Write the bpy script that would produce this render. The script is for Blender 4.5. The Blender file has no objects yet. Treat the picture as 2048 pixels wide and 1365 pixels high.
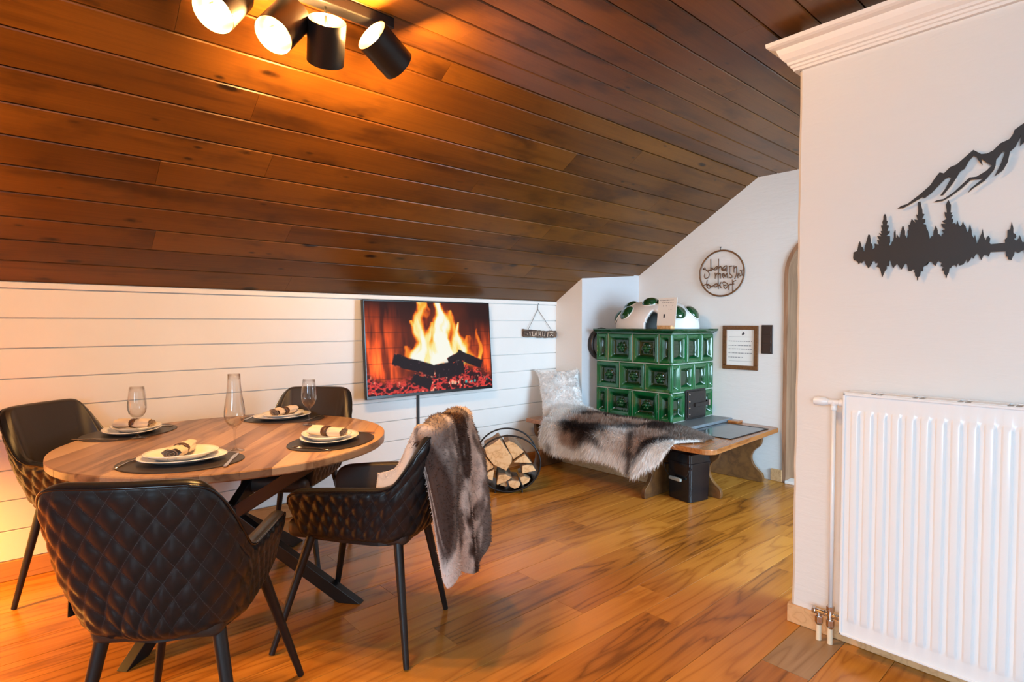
import bpy, bmesh, math, random
import numpy as np
from mathutils import Vector, Matrix, Euler

scene = bpy.context.scene
COL = scene.collection
random.seed(7)
RNG = np.random.default_rng(7)
R = math.radians

# ------------------------------------------------------------------ camera
cam_d = bpy.data.cameras.new('camera')
cam_d.sensor_width = 36.0
cam_d.lens = 20.0
cam_d.clip_start = 0.05
cam = bpy.data.objects.new('camera', cam_d)
COL.objects.link(cam)
cam.location = (0, 0, 1.3)
cam.rotation_euler = (R(90 - 1.73), 0, R(48.1 - 90))
scene.camera = cam

# ------------------------------------------------------------------ world, light, exposure
world = bpy.data.worlds.new('world')
scene.world = world
world.use_nodes = True
wn = world.node_tree.nodes
wn['Background'].inputs[0].default_value = (0.75, 0.86, 1.0, 1)
wn['Background'].inputs[1].default_value = 1.2
vs = scene.view_settings
vs.view_transform = 'Standard'
vs.look = 'None'
vs.gamma = 1.0
vs.use_curve_mapping = False
vs.exposure = -0.08


def area_light(name, loc, rot, sx, sy, power, color, spread=180):
    d = bpy.data.lights.new(name, 'AREA')
    d.shape = 'RECTANGLE'
    d.size = sx
    d.size_y = sy
    d.energy = power
    d.color = color
    d.spread = R(spread)
    o = bpy.data.objects.new(name, d)
    COL.objects.link(o)
    o.location = loc
    o.rotation_euler = rot
    return o


def point_light(name, loc, power, color, radius, parent=None):
    d = bpy.data.lights.new(name, 'POINT')
    d.energy = power
    d.color = color
    d.shadow_soft_size = radius
    o = bpy.data.objects.new(name, d)
    COL.objects.link(o)
    o.location = loc
    if parent:
        o.parent = parent
    return o


# daylight through the windows; the south one is added as fill
DAY = (0.57, 0.82, 1.0)
area_light('daylight_west', (-3.02, -1.15, 1.80), (0, R(-62), 0), 1.7, 2.7, 250, DAY, 130)
area_light('fill_south', (-0.2, -2.72, 1.55), (R(90), 0, 0), 2.6, 1.5, 14, DAY)  # added fill light for the plank wall
area_light('daylight_passage', (3.75, -0.95, 1.45), (R(70), 0, 0), 1.7, 2.0, 190, DAY, 150)
SPOT_W = 60.0
LAMP_W = 215.0
WARM = (1.0, 0.52, 0.16)

# ------------------------------------------------------------------ helpers


def tag(o, label=None, cat=None, group=None, kind=None):
    if label:
        o['label'] = label
    if cat:
        o['category'] = cat
    if group:
        o['group'] = group
    if kind:
        o['kind'] = kind
    return o


def empty(name, loc=(0, 0, 0), rz=0.0, label=None, cat=None, group=None):
    o = bpy.data.objects.new(name, None)
    COL.objects.link(o)
    o.location = loc
    o.rotation_euler = (0, 0, rz)
    o.empty_display_size = 0.1
    return tag(o, label, cat, group)


def link(name, me, mat=None, parent=None, loc=None, rot=None, smooth=False):
    o = bpy.data.objects.new(name, me)
    COL.objects.link(o)
    if mat is not None and len(me.materials) == 0:
        for m_ in (mat if isinstance(mat, (list, tuple)) else [mat]):
            me.materials.append(m_)
    if parent:
        o.parent = parent
    if loc is not None:
        o.location = loc
    if rot is not None:
        o.rotation_euler = rot
    if smooth:
        me.polygons.foreach_set('use_smooth', [True] * len(me.polygons))
    return o


def mesh(name, verts, faces, mat_idx=None):
    me = bpy.data.meshes.new(name)
    me.from_pydata([tuple(map(float, v)) for v in verts], [], [tuple(map(int, f)) for f in faces])
    if mat_idx is not None:
        me.polygons.foreach_set('material_index', mat_idx)
    me.update()
    return me


class MB:
    """collects simple solids into ONE mesh"""

    def __init__(self):
        self.v, self.f, self.mi = [], [], []

    def add(self, verts, faces, mi=0):
        b = len(self.v)
        self.v += [tuple(map(float, q)) for q in verts]
        self.f += [tuple(b + int(i) for i in fc) for fc in faces]
        self.mi += [mi] * len(faces)
        return self

    def box(self, a, b, mi=0, M=None):
        x0, y0, z0 = a
        x1, y1, z1 = b
        vs_ = [(x0, y0, z0), (x1, y0, z0), (x1, y1, z0), (x0, y1, z0), (x0, y0, z1), (x1, y0, z1), (x1, y1, z1), (x0, y1, z1)]
        if M is not None:
            vs_ = [tuple(M @ Vector(q)) for q in vs_]
        return self.add(vs_, [(0, 3, 2, 1), (4, 5, 6, 7), (0, 1, 5, 4), (1, 2, 6, 5), (2, 3, 7, 6), (3, 0, 4, 7)], mi)

    def tube(self, pts, rad, n=12, closed=False, caps=True, mi=0):
        P = [Vector(p) for p in pts]
        m = len(P)
        if not hasattr(rad, '__len__'):
            rad = [rad] * m
        T = []
        for i in range(m):
            if closed:
                t = P[(i + 1) % m] - P[i - 1]
            else:
                t = P[min(i + 1, m - 1)] - P[max(i - 1, 0)]
            if t.length < 1e-9:
                t = Vector((0, 0, 1))
            T.append(t.normalized())
        up = Vector((0, 0, 1)) if abs(T[0].z) < 0.9 else Vector((1, 0, 0))
        nrm = (up - T[0] * up.dot(T[0])).normalized()
        vv = []
        for i in range(m):
            nrm = (nrm - T[i] * nrm.dot(T[i]))
            if nrm.length < 1e-6:
                nrm = T[i].orthogonal()
            nrm.normalize()
            bn = T[i].cross(nrm)
            for k in range(n):
                a = 2 * math.pi * k / n
                vv.append(P[i] + (nrm * math.cos(a) + bn * math.sin(a)) * rad[i])
        ff = []
        for i in range(m if closed else m - 1):
            j = (i + 1) % m
            for k in range(n):
                k2 = (k + 1) % n
                ff.append((i * n + k, i * n + k2, j * n + k2, j * n + k))
        if caps and not closed:
            ff.append(tuple(range(n - 1, -1, -1)))
            ff.append(tuple((m - 1) * n + k for k in range(n)))
        return self.add(vv, ff, mi)

    def lathe(self, prof, n=32, M=None, mi=0):
        vv, ff = [], []
        m = len(prof)
        for r_, z_ in prof:
            for k in range(n):
                a = 2 * math.pi * k / n
                q = Vector((r_ * math.cos(a), r_ * math.sin(a), z_))
                vv.append(M @ q if M is not None else q)
        for i in range(m - 1):
            for k in range(n):
                k2 = (k + 1) % n
                ff.append((i * n + k, i * n + k2, (i + 1) * n + k2, (i + 1) * n + k))
        return self.add(vv, ff, mi)

    def prism(self, poly, d0, d1, axes, mi=0, cap_mi=None):
        """poly 2D; axes(u,v,d)->3D"""
        n = len(poly)
        vv = [axes(u, v, d0) for u, v in poly] + [axes(u, v, d1) for u, v in poly]
        ff = [(i, (i + 1) % n, n + (i + 1) % n, n + i) for i in range(n)]
        self.add(vv, ff, mi)
        b = len(self.v) - 2 * n
        self.f += [tuple(b + i for i in range(n - 1, -1, -1)), tuple(b + n + i for i in range(n))]
        self.mi += [mi if cap_mi is None else cap_mi] * 2
        return self

    def build(self, name, mat, parent=None, loc=None, rot=None, smooth=False, fix=True, bevel=None, seg=2, auto=None):
        me = mesh(name, self.v, self.f, self.mi)
        if fix:
            bm = bmesh.new()
            bm.from_mesh(me)
            bmesh.ops.recalc_face_normals(bm, faces=bm.faces)
            bm.to_mesh(me)
            bm.free()
        o = link(name, me, mat, parent, loc, rot, smooth)
        if auto is not None:
            me.polygons.foreach_set('use_smooth', [True] * len(me.polygons))
            sharp_by_angle(me, auto)
        if bevel:
            bv = o.modifiers.new('bevel', 'BEVEL')
            bv.width = bevel
            bv.segments = seg
            bv.limit_method = 'ANGLE'
            bv.angle_limit = R(40)
        return o


def sharp_by_angle(me, ang):
    bm = bmesh.new()
    bm.from_mesh(me)
    for e in bm.edges:
        if len(e.link_faces) == 2 and e.calc_face_angle(0) > ang:
            e.smooth = False
    bm.to_mesh(me)
    bm.free()


def copy_tree(o, parent=None):
    c = o.copy()
    COL.objects.link(c)
    c.parent = parent
    for ch in [q for q in bpy.data.objects if q.parent == o]:
        copy_tree(ch, c)
    return c


# value noise for geometry / colour fields
_G = RNG.random((64, 64))


def vnoise(x, y):
    x = np.asarray(x, float)
    y = np.asarray(y, float)
    xi = np.floor(x).astype(int)
    yi = np.floor(y).astype(int)
    fx = x - xi
    fy = y - yi
    fx = fx * fx * (3 - 2 * fx)
    fy = fy * fy * (3 - 2 * fy)
    g = lambda a, b: _G[a % 64, b % 64]
    return (g(xi, yi) * (1 - fx) + g(xi + 1, yi) * fx) * (1 - fy) + (g(xi, yi + 1) * (1 - fx) + g(xi + 1, yi + 1) * fx) * fy


def fbm(x, y, o=4):
    s = 0
    a = 0.5
    for i in range(o):
        s = s + a * vnoise(x * 2 ** i + 13.1 * i, y * 2 ** i + 7.7 * i)
        a *= 0.5
    return s


def sstep(a, b, x):
    t = np.clip((np.asarray(x, float) - a) / (b - a), 0, 1)
    return t * t * (3 - 2 * t)


# ------------------------------------------------------------------ materials


class NT:
    def __init__(self, name):
        self.m = bpy.data.materials.new(name)
        self.m.use_nodes = True
        self.t = self.m.node_tree
        self.n = self.t.nodes
        self.bsdf = self.n['Principled BSDF']

    def node(self, typ, **kw):
        nd = self.n.new(typ)
        for k, v in kw.items():
            setattr(nd, k, v)
        return nd

    def set(self, sock, v):
        if isinstance(v, bpy.types.NodeSocket):
            self.t.links.new(v, sock)
        elif v is not None:
            if hasattr(sock.default_value, '__len__') and not hasattr(v, '__len__'):
                v = [v] * len(sock.default_value)
            if hasattr(v, '__len__') and len(v) == 3 and len(sock.default_value) == 4:
                v = (*v, 1)
            sock.default_value = v

    def math(self, op, a, b=0.0, c=None, clamp=False):
        nd = self.node('ShaderNodeMath', operation=op, use_clamp=clamp)
        self.set(nd.inputs[0], a)
        self.set(nd.inputs[1], b)
        if c is not None:
            self.set(nd.inputs[2], c)
        return nd.outputs[0]

    def vmath(self, op, a, b):
        nd = self.node('ShaderNodeVectorMath', operation=op)
        self.set(nd.inputs[0], a)
        self.set(nd.inputs[1], b)
        return nd.outputs[0]

    def mix(self, f, a, b):
        nd = self.node('ShaderNodeMix', data_type='RGBA')
        self.set(nd.inputs[0], f)
        self.set(nd.inputs[6], a)
        self.set(nd.inputs[7], b)
        return nd.outputs[2]

    def noise(self, co, scale, detail=4, rough=0.55, dist=0.0):
        nd = self.node('ShaderNodeTexNoise')
        if co is not None:
            self.set(nd.inputs['Vector'], co)
        nd.inputs['Scale'].default_value = scale
        nd.inputs['Detail'].default_value = detail
        nd.inputs['Roughness'].default_value = rough
        nd.inputs['Distortion'].default_value = dist
        return nd.outputs['Fac']

    def ramp(self, f, stops):
        nd = self.node('ShaderNodeValToRGB')
        self.set(nd.inputs[0], f)
        el = nd.color_ramp.elements
        while len(el) < len(stops):
            el.new(0.5)
        for e, (p, c) in zip(el, stops):
            e.position = p
            e.color = (*c, 1) if len(c) == 3 else c
        return nd.outputs[0]

    def coord(self, kind='Object'):
        return self.node('ShaderNodeTexCoord').outputs[kind]

    def rand(self):
        return self.node('ShaderNodeObjectInfo').outputs['Random']

    def bump(self, h, strength=0.3, dist=0.002):
        nd = self.node('ShaderNodeBump')
        nd.inputs['Strength'].default_value = strength
        nd.inputs['Distance'].default_value = dist
        self.set(nd.inputs['Height'], h)
        self.set(self.bsdf.inputs['Normal'], nd.outputs[0])

    def out(self, col=None, rough=None, metal=None, **kw):
        b = self.bsdf.inputs
        if col is not None:
            self.set(b['Base Color'], col)
        if rough is not None:
            self.set(b['Roughness'], rough)
        if metal is not None:
            self.set(b['Metallic'], metal)
        for k, v in kw.items():
            self.set(b[k.replace('_', ' ')], v)
        return self.m


def plain(name, col, rough=0.5, metal=0.0, var=0.0, bump=0.0, bscale=60.0, **kw):
    t = NT(name)
    c = col
    if var > 0 or bump > 0:
        n = t.noise(t.coord(), bscale, 4)
        if var > 0:
            lo = tuple(max(0, x * (1 - var)) for x in col)
            hi = tuple(min(1, x * (1 + var)) for x in col)
            c = t.mix(n, lo, hi)
        if bump > 0:
            t.bump(n, bump, 0.002)
    return t.out(c, rough, metal, **kw)


def wood(name, dark, mid, light, rough=0.4, sx=1.0, sy=9.0, rings=9.0, knots=0.0, knot_col=(0.02, 0.008, 0.004), coat=0.0,
         var=0.35, bump=0.15, pore=0.35, coords='Object', ks=(2.2, 7.0), ringw=0.55, bw=0.7, spec=0.5, pins=0.0, stain=0.0):
    """grain runs along local X; every object gets its own offset and tone"""
    t = NT(name)
    co = t.coord(coords)
    rnd = t.rand()
    cx = t.node('ShaderNodeCombineXYZ')
    t.set(cx.inputs[0], t.math('MULTIPLY', rnd, 53.0))
    t.set(cx.inputs[1], t.math('MULTIPLY', rnd, 31.0))
    t.set(cx.inputs[2], t.math('MULTIPLY', rnd, 17.0))
    co2 = t.vmath('ADD', co, cx.outputs[0])
    st = t.vmath('MULTIPLY', co2, (sx, sy, sy))
    base = t.noise(st, 1.0, 3, 0.5, 0.3)
    ring = t.math('FRACT', t.math('MULTIPLY', base, rings))
    ring = t.math('POWER', t.math('ABSOLUTE', t.math('SUBTRACT', t.math('MULTIPLY', ring, 2.0), 1.0)), 3.0)
    fine = t.noise(t.vmath('MULTIPLY', co2, (3.0, 110.0, 110.0)), 1.0, 4, 0.6)
    broad = t.noise(t.vmath('MULTIPLY', co2, (0.9, 3.0, 3.0)), 1.0, 2)
    f = t.math('ADD', t.math('MULTIPLY', ring, ringw), t.math('MULTIPLY', fine, pore))
    f = t.math('ADD', f, t.math('MULTIPLY', t.math('SUBTRACT', broad, 0.5), bw))
    f = t.math('ADD', f, t.math('MULTIPLY', t.math('SUBTRACT', rnd, 0.5), var), clamp=True)
    col = t.ramp(f, [(0.0, light), (0.45, mid), (1.0, dark)])
    if knots > 0:
        v = t.node('ShaderNodeTexVoronoi')
        t.set(v.inputs['Vector'], t.vmath('MULTIPLY', co2, (ks[0], ks[1], 0.0)))
        v.inputs['Scale'].default_value = 1.0
        sep = t.node('ShaderNodeSeparateColor')
        t.set(sep.inputs[0], v.outputs['Color'])
        wob = t.math('MULTIPLY', t.math('SUBTRACT', t.noise(co2, 30.0, 2), 0.5), 0.08)
        d = t.math('ADD', v.outputs['Distance'], wob)
        mr = t.node('ShaderNodeMapRange')
        mr.interpolation_type = 'SMOOTHSTEP'
        t.set(mr.inputs[0], d)
        mr.inputs[1].default_value = 0.05
        mr.inputs[2].default_value = 0.15
        mr.inputs[3].default_value = 1.0
        mr.inputs[4].default_value = 0.0
        sel = t.math('GREATER_THAN', sep.outputs[0], 1.0 - knots)
        col = t.mix(t.math('MULTIPLY', mr.outputs[0], sel), col, knot_col)
    if pins > 0:
        v = t.node('ShaderNodeTexVoronoi')
        t.set(v.inputs['Vector'], t.vmath('MULTIPLY', co2, (5.5, 13.0, 0.0)))
        v.inputs['Scale'].default_value = 1.0
        sep = t.node('ShaderNodeSeparateColor')
        t.set(sep.inputs[0], v.outputs['Color'])
        mr = t.node('ShaderNodeMapRange')
        mr.interpolation_type = 'SMOOTHSTEP'
        t.set(mr.inputs[0], v.outputs['Distance'])
        mr.inputs[1].default_value = 0.03
        mr.inputs[2].default_value = 0.16
        mr.inputs[3].default_value = 0.9
        mr.inputs[4].default_value = 0.0
        sel = t.math('GREATER_THAN', sep.outputs[1], 1.0 - pins)
        col = t.mix(t.math('MULTIPLY', mr.outputs[0], sel), col, knot_col)
    if stain > 0:
        sn_ = t.noise(t.vmath('MULTIPLY', co2, (2.2, 5.0, 5.0)), 1.0, 4, 0.6)
        sm_ = t.node('ShaderNodeMapRange')
        sm_.interpolation_type = 'SMOOTHSTEP'
        t.set(sm_.inputs[0], sn_)
        sm_.inputs[1].default_value = 0.48
        sm_.inputs[2].default_value = 0.72
        sm_.inputs[3].default_value = 0.0
        sm_.inputs[4].default_value = stain
        col = t.mix(sm_.outputs[0], col, dark)
    t.bump(f, bump, 0.0015)
    return t.out(col, rough, 0.0, Coat_Weight=coat, Coat_Roughness=0.15, Specular_IOR_Level=spec)


M = {}
M['ceiling'] = wood('stained_pine', (0.032, 0.0105, 0.003), (0.105, 0.036, 0.0045), (0.175, 0.064, 0.0075), 0.34, 0.6, 7.0, 3.0, knots=0.60, knot_col=(0.010, 0.004, 0.002), var=0.40, ks=(2.3, 6.5), ringw=0.30, bw=0.65, pore=0.55, spec=0.35, pins=0.30, stain=0.75)
M['floor'] = wood('oak_parquet', (0.13, 0.041, 0.005), (0.40, 0.148, 0.018), (0.56, 0.235, 0.034), 0.27, 0.55, 5.0, 9.0, coat=0.06, spec=0.4, var=0.55, bump=0.05, pore=0.40, ringw=0.42)
M['floor_grey'] = wood('worn_oak', (0.16, 0.085, 0.035), (0.30, 0.175, 0.080), (0.40, 0.26, 0.14), 0.4, 0.55, 5.0, 9.0, var=0.2, bump=0.05, pore=0.4, ringw=0.42)
M['trim_wood'] = wood('beech_trim', (0.50, 0.27, 0.12), (0.62, 0.36, 0.17), (0.70, 0.43, 0.22), 0.45, 1.0, 12.0, 6.0, var=0.1)
M['bench'] = wood('bench_wood', (0.17, 0.05, 0.014), (0.33, 0.115, 0.032), (0.44, 0.17, 0.05), 0.26, 1.0, 8.0, 9.0, coat=0.3, var=0.1)
M['bench_leg'] = wood('bench_leg_wood', (0.030, 0.011, 0.003), (0.105, 0.040, 0.010), (0.21, 0.088, 0.022), 0.5, 9.0, 9.0, 2.0, var=0.3, ringw=0.35, bw=0.9)
M['table'] = wood('mango_wood', (0.15, 0.065, 0.030), (0.37, 0.20, 0.105), (0.60, 0.38, 0.22), 0.36, 0.8, 6.0, 3.5, knots=0.10, var=0.95, bump=0.1, coat=0.1)
M['jamb'] = wood('old_jamb_wood', (0.20, 0.10, 0.06), (0.36, 0.20, 0.12), (0.45, 0.28, 0.18), 0.6, 1.0, 9.0, 6.0, var=0.15, bump=0.4)
M['frame_wood'] = wood('frame_wood', (0.07, 0.026, 0.008), (0.15, 0.06, 0.02), (0.20, 0.085, 0.03), 0.4, 3.0, 30.0, 5.0, var=0.1)
M['log_end'] = wood('split_birch', (0.50, 0.25, 0.09), (0.72, 0.42, 0.19), (0.82, 0.55, 0.29), 0.7, 8.0, 20.0, 4.0, var=0.3)
M['log_side'] = wood('bark', (0.10, 0.06, 0.04), (0.34, 0.22, 0.13), (0.55, 0.38, 0.24), 0.8, 4.0, 26.0, 6.0, var=0.5)
M['white_board'] = plain('white_paint', (0.80, 0.79, 0.77), 0.4, var=0.03, bscale=7)
M['radiator'] = plain('radiator_enamel', (0.80, 0.82, 0.83), 0.28)
M['black_metal'] = plain('black_metal', (0.006, 0.006, 0.007), 0.42)
M['dark_iron'] = plain('dark_iron', (0.05, 0.042, 0.04), 0.42, 0.7, var=0.3, bscale=30)
M['art_black'] = plain('matte_black', (0.018, 0.015, 0.015), 0.55)
M['chrome'] = plain('chrome', (0.62, 0.58, 0.55), 0.18, 1.0)
M['steel'] = plain('cutlery_steel', (0.62, 0.60, 0.58), 0.2, 1.0)
M['cream'] = plain('cream_plastic', (0.80, 0.66, 0.47), 0.4)
M['black_plastic'] = plain('black_plastic', (0.006, 0.006, 0.008), 0.16)
M['grey_plastic'] = plain('grey_plastic', (0.30, 0.29, 0.25), 0.5)
M['rubber'] = plain('dark_bezel', (0.006, 0.006, 0.007), 0.25)
M['brown_switch'] = plain('brown_switch', (0.045, 0.030, 0.026), 0.28)
M['porcelain'] = plain('porcelain', (0.84, 0.82, 0.79), 0.12)
M['mat_leather'] = plain('mat_leather', (0.030, 0.024, 0.023), 0.42, bump=0.2, bscale=180)
M['napkin'] = plain('linen', (0.72, 0.60, 0.50), 0.9, var=0.06, bump=0.4, bscale=400)
M['napkin_edge'] = plain('linen_edge', (0.26, 0.19, 0.15), 0.9)
M['ring_leather'] = plain('ring_leather', (0.075, 0.030, 0.018), 0.45, bump=0.2, bscale=150)
M['leather_in'] = plain('smooth_leather', (0.030, 0.022, 0.019), 0.42, var=0.12, bump=0.12, bscale=240)
M['gold'] = plain('gold_lining', (0.95, 0.74, 0.46), 0.3, 1.0)
M['paper'] = plain('paper', (0.86, 0.86, 0.84), 0.7)
M['ink'] = plain('ink', (0.30, 0.31, 0.33), 0.8)
M['ink_dark'] = plain('dark_ink', (0.05, 0.05, 0.06), 0.8)
M['grout'] = plain('grout', (0.46, 0.50, 0.42), 0.6)
M['slate'] = plain('slate', (0.16, 0.18, 0.20), 0.35, var=0.3, bscale=20)
M['steel_plate'] = plain('steel_plate', (0.17, 0.19, 0.21), 0.16, 0.85, var=0.35, bscale=9)
M['dome_white'] = plain('dome_plaster', (0.80, 0.77, 0.75), 0.5)
M['string'] = plain('string', (0.10, 0.09, 0.08), 0.8)


def plaster(name, col, bumps=0.25):
    t = NT(name)
    p = t.node('ShaderNodeNewGeometry').outputs['Position']
    a = t.noise(p, 3.0, 5, 0.6)
    b = t.noise(t.vmath('MULTIPLY', p, (2.0, 2.0, 9.0)), 2.5, 4, 0.6, 0.8)
    c = t.mix(a, tuple(x * 0.955 for x in col), col)
    h = t.math('ADD', a, t.math('MULTIPLY', b, 0.5))
    t.bump(h, bumps, 0.02)
    return t.out(c, 0.75)


M['plaster'] = plaster('white_plaster', (0.80, 0.785, 0.765))
M['plaster_dim'] = plaster('dimmed_plaster', (0.75, 0.735, 0.71))  # darker copy of the white plaster, tones down strong window light
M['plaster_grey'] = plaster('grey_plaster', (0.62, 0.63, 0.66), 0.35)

# green glaze
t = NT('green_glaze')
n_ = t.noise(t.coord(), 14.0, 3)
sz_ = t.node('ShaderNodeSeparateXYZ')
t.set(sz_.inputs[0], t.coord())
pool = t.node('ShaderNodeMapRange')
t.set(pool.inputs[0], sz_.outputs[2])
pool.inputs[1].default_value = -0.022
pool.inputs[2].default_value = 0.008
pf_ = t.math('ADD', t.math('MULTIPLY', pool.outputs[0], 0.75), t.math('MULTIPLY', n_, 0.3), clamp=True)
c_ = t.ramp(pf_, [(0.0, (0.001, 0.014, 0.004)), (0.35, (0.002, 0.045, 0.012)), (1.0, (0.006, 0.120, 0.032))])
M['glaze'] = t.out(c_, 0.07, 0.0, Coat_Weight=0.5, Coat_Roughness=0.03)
M['cornice'] = plain('dark_green_glaze', (0.004, 0.055, 0.018), 0.1, 0.0, var=0.4, bscale=12, Coat_Weight=0.5)
M['green_glass'] = plain('green_bullseye', (0.002, 0.05, 0.014), 0.05, 0.0, Coat_Weight=1.0)

# quilted leather with pale stitches along the seams
t = NT('quilted_leather')
uv = t.node('ShaderNodeUVMap').outputs[0]
sep = t.node('ShaderNodeSeparateXYZ')
t.set(sep.inputs[0], uv)


def _stitch(a, b):
    d = t.math('ABSOLUTE', t.math('SUBTRACT', t.math('FRACT', t.math('ADD', a, 0.5)), 0.5))
    on = t.math('LESS_THAN', d, 0.016)
    dash = t.math('GREATER_THAN', t.math('FRACT', t.math('MULTIPLY', b, 11.0)), 0.42)
    return t.math('MULTIPLY', on, dash)


st_ = t.math('MAXIMUM', _stitch(sep.outputs[0], sep.outputs[1]), _stitch(sep.outputs[1], sep.outputs[0]))
c_ = t.mix(t.math('MULTIPLY', st_, 0.35), (0.011, 0.012, 0.014), (0.10, 0.11, 0.12))
t.bump(t.noise(t.coord(), 260.0, 3), 0.12, 0.001)
M['quilt'] = t.out(c_, 0.30, Specular_IOR_Level=0.36)


def glass_mat(name, tint, gloss=1.45, amount=1.0):
    t = NT(name)
    for nd in list(t.n):
        if nd.type == 'BSDF_PRINCIPLED':
            t.n.remove(nd)
    tr = t.node('ShaderNodeBsdfTransparent')
    tr.inputs[0].default_value = (*tint, 1)
    gl = t.node('ShaderNodeBsdfGlossy')
    gl.inputs['Roughness'].default_value = 0.02
    fr = t.node('ShaderNodeLayerWeight')
    fr.inputs[0].default_value = 0.5
    mx = t.node('ShaderNodeMixShader')
    f3 = t.math('POWER', fr.outputs['Facing'], gloss)
    t.set(mx.inputs[0], t.math('ADD', t.math('MULTIPLY', f3, amount), 0.035, clamp=True))
    t.t.links.new(tr.outputs[0], mx.inputs[1])
    t.t.links.new(gl.outputs[0], mx.inputs[2])
    t.t.links.new(mx.outputs[0], t.n['Material Output'].inputs[0])
    return t.m


M['glass'] = glass_mat('clear_glass', (0.97, 0.97, 0.965), 2.0, 0.85)
M['pane'] = glass_mat('window_glass', (0.97, 0.98, 1.0), 4.0, 0.5)


def vcol_mat(name, rough=0.8, emit=0.0, sheen=0.0, trans=0.0):
    t = NT(name)
    a = t.node('ShaderNodeVertexColor', layer_name='col')
    if emit > 0:
        return t.out((0, 0, 0), 0.55, 0.0, Emission_Color=a.outputs[0], Emission_Strength=emit, Specular_IOR_Level=0.15)
    t.out(a.outputs[0], rough, 0.0, Sheen_Weight=sheen, Specular_IOR_Level=0.25)
    tl = t.node('ShaderNodeBsdfTranslucent')
    t.set(tl.inputs[0], a.outputs[0])
    mx_ = t.node('ShaderNodeMixShader')
    mx_.inputs[0].default_value = trans
    t.t.links.new(t.bsdf.outputs[0], mx_.inputs[1])
    t.t.links.new(tl.outputs[0], mx_.inputs[2])
    t.t.links.new(mx_.outputs[0], t.n['Material Output'].inputs[0])
    return t.m


t = NT('lamp_fabric')
tl = t.node('ShaderNodeBsdfTranslucent')
tl.inputs[0].default_value = (0.95, 0.72, 0.42, 1)
mx_ = t.node('ShaderNodeMixShader')
mx_.inputs[0].default_value = 0.65
t.set(t.bsdf.inputs['Base Color'], (0.85, 0.70, 0.50))
t.t.links.new(t.bsdf.outputs[0], mx_.inputs[1])
t.t.links.new(tl.outputs[0], mx_.inputs[2])
t.t.links.new(mx_.outputs[0], t.n['Material Output'].inputs[0])
M['shade_cloth'] = t.m
M['fur'] = vcol_mat('fur', 0.75)
M['hair'] = vcol_mat('hair', 0.7, trans=0.22)
M['screen'] = vcol_mat('screen', 0.2, 1.0)
t = NT('bulb_glow')
M['bulb'] = t.out((0, 0, 0), 0.5, 0.0, Emission_Color=(1.0, 0.66, 0.30, 1), Emission_Strength=14.0)


def set_vcol(me, cols):
    a = me.color_attributes.new('col', 'FLOAT_COLOR', 'POINT')
    c = np.ones((len(me.vertices), 4), np.float32)
    c[:, :3] = cols
    a.data.foreach_set('color', c.ravel())


def fur_mesh(name, roots, dirs, length, width, cols, mat, parent, bend=None, tipmul=1.0, nrm=None):
    """one tapering two-segment blade per hair, joined in ONE mesh"""
    n = len(roots)
    roots = np.asarray(roots)
    dirs = np.asarray(dirs)
    dirs = dirs / np.linalg.norm(dirs, axis=1)[:, None]
    L = np.asarray(length)[:, None] if hasattr(length, '__len__') else np.full((n, 1), length)
    side = np.cross(dirs, nrm + RNG.normal(size=(n, 3)) * 0.25 if nrm is not None else RNG.normal(size=(n, 3)))
    side /= np.linalg.norm(side, axis=1)[:, None] + 1e-9
    bend = np.zeros((n, 3)) if bend is None else bend
    mid = roots + dirs * L * 0.5
    d2 = dirs + bend
    d2 /= np.linalg.norm(d2, axis=1)[:, None] + 1e-9
    tip = mid + d2 * L * 0.5
    w = width
    V = np.stack([roots - side * w, roots + side * w, mid - side * w * 0.8, mid + side * w * 0.8, tip], 1).reshape(-1, 3)
    b = np.arange(n)[:, None] * 5
    q = (b + np.array([0, 1, 3, 2])).tolist()
    tr = (b + np.array([2, 3, 4])).tolist()
    me = bpy.data.meshes.new(name)
    me.from_pydata(V.tolist(), [], q + tr)
    C = np.repeat(np.asarray(cols)[:, None, :], 5, 1)
    C[:, 4] = np.clip(C[:, 4] * tipmul, 0, 1)
    set_vcol(me, C.reshape(-1, 3))
    me.update()
    o = link(name, me, mat, parent)
    o['kind'] = 'stuff'
    return o

# ================================================================== THE SETTING
X0, X1 = -2.5, 4.75          # back wall behind camera / gable wall
Y0, Y1 = -2.6, 3.82          # near wall / plank wall
ZC = 2.53                    # flat ceiling
ZK = 1.513                   # knee wall height
YF = 2.2                     # fold between slope and flat ceiling
SL = math.atan2(ZC - ZK, Y1 - YF)
_bcache = {}


def board(name, L, W, T, ch, mat, parent, mtx):
    key = (round(L, 4), round(W, 4), T, ch, mat.name)
    me = _bcache.get(key)
    if me is None:
        pr_ = [(0, -T), (0, -ch), (ch, 0), (W - ch, 0), (W, -ch), (W, -T)]
        n = len(pr_)
        vv = [(0, y, z) for y, z in pr_] + [(L, y, z) for y, z in pr_]
        ff = [((i + 1) % n, i, n + i, n + (i + 1) % n) for i in range(n)] + [tuple(range(n)), tuple(range(2 * n - 1, n - 1, -1))]
        me = mesh(name, vv, ff)
        me.materials.append(mat)
        bm = bmesh.new()
        bm.from_mesh(me)
        bmesh.ops.recalc_face_normals(bm, faces=bm.faces)
        bm.to_mesh(me)
        bm.free()
        _bcache[key] = me
    o = bpy.data.objects.new(name, me)
    COL.objects.link(o)
    o.parent = parent
    o.matrix_local = mtx
    return o


def frame_m(o, ex, ey):
    ex = Vector(ex).normalized()
    ey = Vector(ey).normalized()
    ez = ex.cross(ey)
    m = Matrix((ex, ey, ez)).transposed().to_4x4()
    m.translation = Vector(o)
    return m


def struct(o):
    o['kind'] = 'structure'
    return o


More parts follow.
